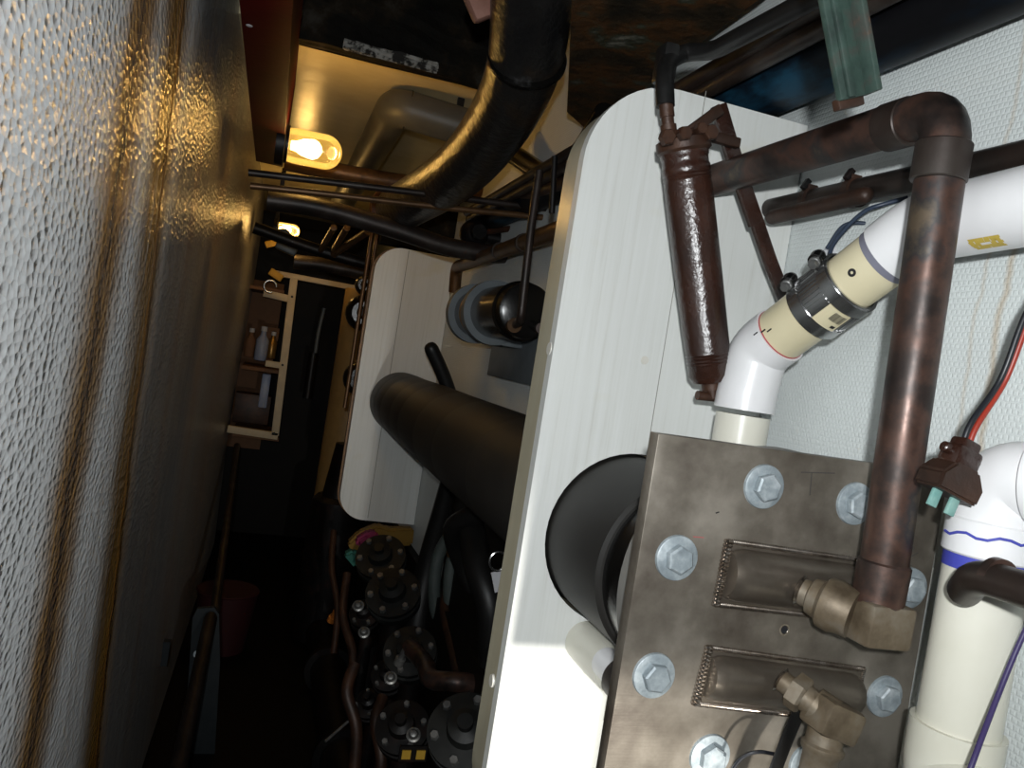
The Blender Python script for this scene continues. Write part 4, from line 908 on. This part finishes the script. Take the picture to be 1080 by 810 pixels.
for k, (px, y0, y1) in enumerate(((387, 280, 430), (392, 285, 380))):
    tag(tube('riser_pipe', [P(px+8, y0-50, 3.15), P(px, y0, 3.15), P(px-(y1-y0)*0.157, y1, 3.15)], 0.008, M['copper_warm'], seg=12), ['thin upright pipe left of the farther white panel edge', 'thin upright pipe close against the farther white panel edge'][k], 'pipe', 'thin risers by the far panel')

# ================================================================== LEFT RAIL
rl = ray(222, 655); rr_ = rl.x/rl.z; RX = -0.165; RZ = RX/rr_
def rail_p(Y): return Vector((RX, Y, RZ))
t = thing('hand_rail', 'worn brown pipe rail running low along the silver wall', 'rail', rail_p(2.0))
q0 = P(188, 800, 1); kz = (RZ/ (ray(222, 655).z/ray(222, 655).y))
qa = P(224, 652, 2.0)
tube('rail_pipe', [P(150, 990, 1.65), P(222, 652, 2.75)], 0.021, M['copper_dark'], t, rnd_end=True)
tube('far_rail', [P(226, 648, 2.86), P(245, 510, 4.1), P(250, 470, 4.6)], 0.016, M['copper_dark'], t)
bm = bmesh.new()
qq = P(222, 700, 1.98)
t2 = thing('rail_bracket', 'grey rounded steel bracket plate around the rail end', 'bracket', P(215, 730, 2.78))
a0 = P(205, 641, 2.78); a1 = P(231, 641, 2.78)
o = [P(203, 652, 2.78), P(208, 642, 2.78), P(226, 641, 2.78), P(231, 648, 2.78), P(232, 700, 2.78), P(228, 770, 2.78), P(224, 840, 2.78), P(190, 840, 2.78), P(197, 740, 2.78)]
prism(bm, [(p_.x, p_.z) for p_ in o], 2.78, 2.80); link('plate', bm, M['bracket_dark'], t2)
CY('wall_pin', P(208, 690, 2.78), P(208, 690, 2.74), 0.012, M['galv'], t2)
B('wall_tab', (-0.195, 2.79, P(215, 690, 2.79).z), (0.05, 0.03, 0.08), M['bracket_dark'], t2)
# ================================================================== DARK MACHINERY LOW DOWN
FLZ = -1.45
def flange_valve(px, py, Y, r_, lab, mt='flange_grey', nb=6, d=(-0.30, -0.62, 0.70), down=True):
    q = P(px, py, Y); t = thing('flanged_valve', lab, 'valve', q); d = Vector(d).normalized(); fr = frame_of(d)
    LA('body', [(-0.16, r_*0.55), (-0.05, r_*0.62), (-0.03, r_), (-0.008, r_), (-0.006, r_*0.75), (0.006, r_*0.75), (0.008, r_), (0.022, r_), (0.026, r_*0.5), (0.05, r_*0.45), (0.055, r_*0.2), (0.075, r_*0.2)], q, d, M[mt], t, 32)
    for k in range(nb):
        a = 2*math.pi*k/nb+0.4; o = fr @ Vector((math.cos(a)*r_*0.8, math.sin(a)*r_*0.8, 0.022)); bm = bmesh.new(); hexhead(bm, q+o, d, r_*0.12, 0.014); link('bolt', bm, M['screw_steel'], t)
    if down: CY('foot_pipe', q-d*0.08, Vector((q.x+0.02, q.y+0.06, FLZ)), r_*0.42, M['dark_metal'], t)
    return t
flange_valve(402, 590, 2.7, 0.085, 'upper dark flanged valve under the farther white panel')
flange_valve(415, 628, 2.45, 0.085, 'dark flanged valve below the uppermost one')
flange_valve(385, 650, 2.6, 0.05, 'small dark valve left of the flanged valves', 'dark_metal', 5)
flange_valve(433, 690, 2.2, 0.075, 'dark flanged valve beside the brown elbow pipe')
flange_valve(410, 715, 2.3, 0.05, 'small dark valve left of the brown elbow pipe', 'dark_metal', 5)
flange_valve(425, 770, 2.0, 0.07, 'lowest dark flanged valve with the yellow tag', 'dark_metal', 5)
flange_valve(390, 745, 2.35, 0.045, 'lowest small dark valve at the left of the group', 'dark_metal', 4)
flange_valve(492, 775, 1.65, 0.085, 'large grey ringed flange at bottom under the black hose', 'flange_grey', 6)
q = P(436, 796, 1.9); t = thing('tag', 'small yellow label plate low among the valves', 'tag', q)
for s_ in (-0.018, 0.018): B('yellow_half', q+Vector((s_, 0, 0)), (0.022, 0.004, 0.022), M['yellow'], t)
B('backing', q+Vector((0, 0.006, 0)), (0.07, 0.006, 0.04), M['dark_metal'], t)
tag(tube('elbow_pipe', [P(432, 682, 2.1), P(448, 700, 2.0), P(455, 716, 1.9), P(478, 719, 1.85), P(498, 722, 1.85), P(515, 735, 1.85)], 0.024, M['copper'], sp=True), 'brown copper elbow pipe winding among the dark valves', 'pipe')
tag(tube('drain_pipe', [P(478, 600, 2.3), P(470, 640, 2.25), P(478, 680, 2.1), P(490, 740, 1.9), P(496, 800, 1.7)], 0.018, M['rust'], sp=True), 'thin rusty pipe behind the grey green hoses', 'pipe')
for k, (dx, yy, lab) in enumerate(((0, 2.35, 'left of two grey green hose loops'), (16, 2.25, 'right of two grey green hose loops'))):
    tag(tube('hose', [P(497+dx*0.4, 545, yy+0.15), P(480+dx, 558, yy), P(463+dx, 585, yy), P(458+dx, 620, yy), P(462+dx, 650, yy), P(480+dx, 668, yy), P(498+dx*0.5, 655, yy+0.05)], 0.019, M['hose_grey'], sp=True), lab+' beside the large panel', 'hose', 'grey green hose loops')
tag(tube('hose', [P(498, 560, 1.9), P(505, 600, 1.8), P(517, 640, 1.75), P(520, 700, 1.75)], 0.034, M['hose'], sp=True), 'thick black hose under the cylinder against the large panel edge', 'hose')
tag(tube('hose', [P(512, 540, 1.85), P(490, 548, 1.9), P(478, 560, 1.95), P(486, 590, 2.0), P(500, 620, 2.0)], 0.026, M['hose'], sp=True), 'black hose bend just under the insulated cylinder', 'hose')
tag(tube('hose', [P(455, 368, 2.35), P(466, 392, 2.36), P(474, 414, 2.37), P(480, 436, 2.38)], 0.021, M['hose'], sp=True, rnd_end=True, seg=20), 'black hose with a rounded end standing up above the insulated cylinder', 'hose')
tag(tube('hose', [P(474, 505, 2.42), P(466, 540, 2.45), P(451, 600, 2.48), P(436, 680, 2.45), P(425, 760, 2.45)], lambda u: 0.026+0.014*min(1, u*1.6), M['hose'], sp=True, seg=20), 'thick black hose hanging below the cylinder beside the farther panel', 'hose')
t = thing('chain_key', 'small brass fitting with steel chain under the cylinder', 'chain', P(472, 584, 2.1))
q = P(472, 583, 2.1); LA('brass_end', [(0, 0.012), (0.02, 0.014), (0.03, 0.008)], q, (1, 0, 0.2), M['brass'], t, 14)
bm = bmesh.new(); a, b_ = P(482, 580, 2.1), P(498, 577, 2.1)
for k in range(7): bmesh.ops.create_uvsphere(bm, u_segments=10, v_segments=6, radius=0.0075, matrix=Matrix.Translation(a.lerp(b_, k/6)))
link('ball_chain', bm, M['steel'], t, True); CY('knob', P(503, 572, 2.1), P(503, 572, 2.05), 0.018, M['dark_metal'], t)
t = thing('snap_ring', 'bright steel ring at the edge of the large panel under the cylinder', 'ring', P(524, 593, 1.6))
bm = bmesh.new(); q = P(525, 592, 1.6); sweep(bm, [q+Vector((math.cos(a)*0.018, 0, math.sin(a)*0.020)) for a in [k*0.32 for k in range(20)]], 0.003, 8); link('ring_body', bm, M['steel'], t, True)
B('paper_tag', P(525, 613, 1.62), (0.022, 0.003, 0.045), M['pale'], t, Matrix.Rotation(R(-20), 3, 'Y'))
# small brown pipework left of the valves
for k, (pts_, r_, lb_) in enumerate((
    ([(352, 560, 3.1), (350, 600, 3.0), (356, 640, 2.9), (352, 690, 2.8)], 0.012, 'thin rusty pipe descending left of the valves, farthest'),
    ([(366, 605, 2.9), (362, 650, 2.8), (372, 690, 2.7), (368, 740, 2.6)], 0.015, 'bent rusty pipe descending close left of the valves'),
    ([(374, 700, 2.4), (366, 730, 2.35), (376, 770, 2.3), (372, 830, 2.2)], 0.018, 'lowest rusty pipe at the left of the valves'),
    ([(404, 735, 2.2), (396, 760, 2.15), (402, 800, 2.1), (398, 840, 2.1)], 0.016, 'rusty pipe between the two lowest valves'))):
    tag(tube('rusty_pipe', [P(*q_) for q_ in pts_], r_, M['rust'], sp=True, seg=16), lb_, 'pipe')
for k, (px, py, Y, lb_) in enumerate(((378, 640, 2.5, 'pale round cap nut high among the dark valves'), (384, 668, 2.45, 'pale round cap nut in the middle of the dark valves'), (412, 716, 2.15, 'grey domed nut beside the brown elbow pipe'), (436, 776, 1.92, 'grey domed nut just above the yellow label plate'))):
    q = P(px, py, Y); tag(LA('cap_nut', [(0, 0.018), (0.010, 0.018), (0.012, 0.013), (0.022, 0.008), (0.024, 0)], q, (-0.2, -0.7, 0.6), M['screw_steel'], None, 16), lb_, 'nut')
# coloured rag
bm = bmesh.new()
def rag(pts, Y, mt, lab, th=0.05):
    bm = bmesh.new(); o_ = [P(x, y, Y) for x, y in pts]; prism(bm, [(p_.x, p_.z) for p_ in o_], Y-th/2, Y+th/2)
    bmesh.ops.bevel(bm, geom=bm.edges[:], offset=0.008, segments=2, affect='EDGES'); return link('patch', bm, M[mt], lab, True)
t = thing('rag', 'crumpled yellow magenta and teal cloth under the rounded foot of the farther panel', 'rag', P(390, 580, 2.86))
rag([(366, 572), (378, 560), (398, 552), (408, 556), (436, 556), (434, 574), (400, 575), (375, 590)], 2.86, 'cloth_yellow', t)
rag([(374, 568), (388, 559), (398, 560), (399, 567), (384, 575), (376, 576)], 2.82, 'magenta', t)
rag([(362, 584), (372, 578), (382, 584), (374, 598)], 2.83, 'teal', t)
for (px, py, Y, r_, mt, lab) in ((349, 655, 3.0, 0.016, 'orange', 'small orange valve end left of the dark valves'), (420, 700, 2.1, 0.014, 'screw_steel', 'small steel nipple among the dark valves')):
    q = P(px, py, Y); t = thing('pipe_nipple', lab, 'fitting', q); LA('nipple', [(0, r_), (0.02, r_), (0.022, r_*0.6), (0.05, r_*0.6)], q, (0.2, -0.4, 1), M[mt], t, 14)
tag(CY('rod', P(343, 782, 2.2), P(367, 761, 2.25), 0.004, M['screw_steel']), 'thin steel rod lying low in the dark', 'rod')
t = thing('bucket', 'dark red bucket on the floor plates in the gloom', 'bucket', P(268, 720, 0.5)*0+Vector((-0.06, 3.3, FLZ)))
LA('pail', [(0, 0.10), (0.26, 0.13), (0.265, 0.135), (0.27, 0.13)], (-0.02, 3.7, FLZ), (0, 0, 1), M['dark_red'], t, 32)
t = thing('floor_pipe', 'dark pipe manifold along the floor right of the walkway', 'pipe', (0.35, 3, FLZ))
CY('manifold', (0.42, 1.3, FLZ+0.08), (0.42, 5.0, FLZ+0.08), 0.075, M['dark_metal'], t)
for y in (1.9, 2.6, 3.3, 4.0): LA('flange', [(0, 0.075), (0, 0.10), (0.03, 0.10), (0.03, 0.075)], (0.42, y, FLZ+0.08), (0, 1, 0), M['dark_metal'], t, 24)

for o in bpy.data.objects:
    if '_o' in o: del o['_o']
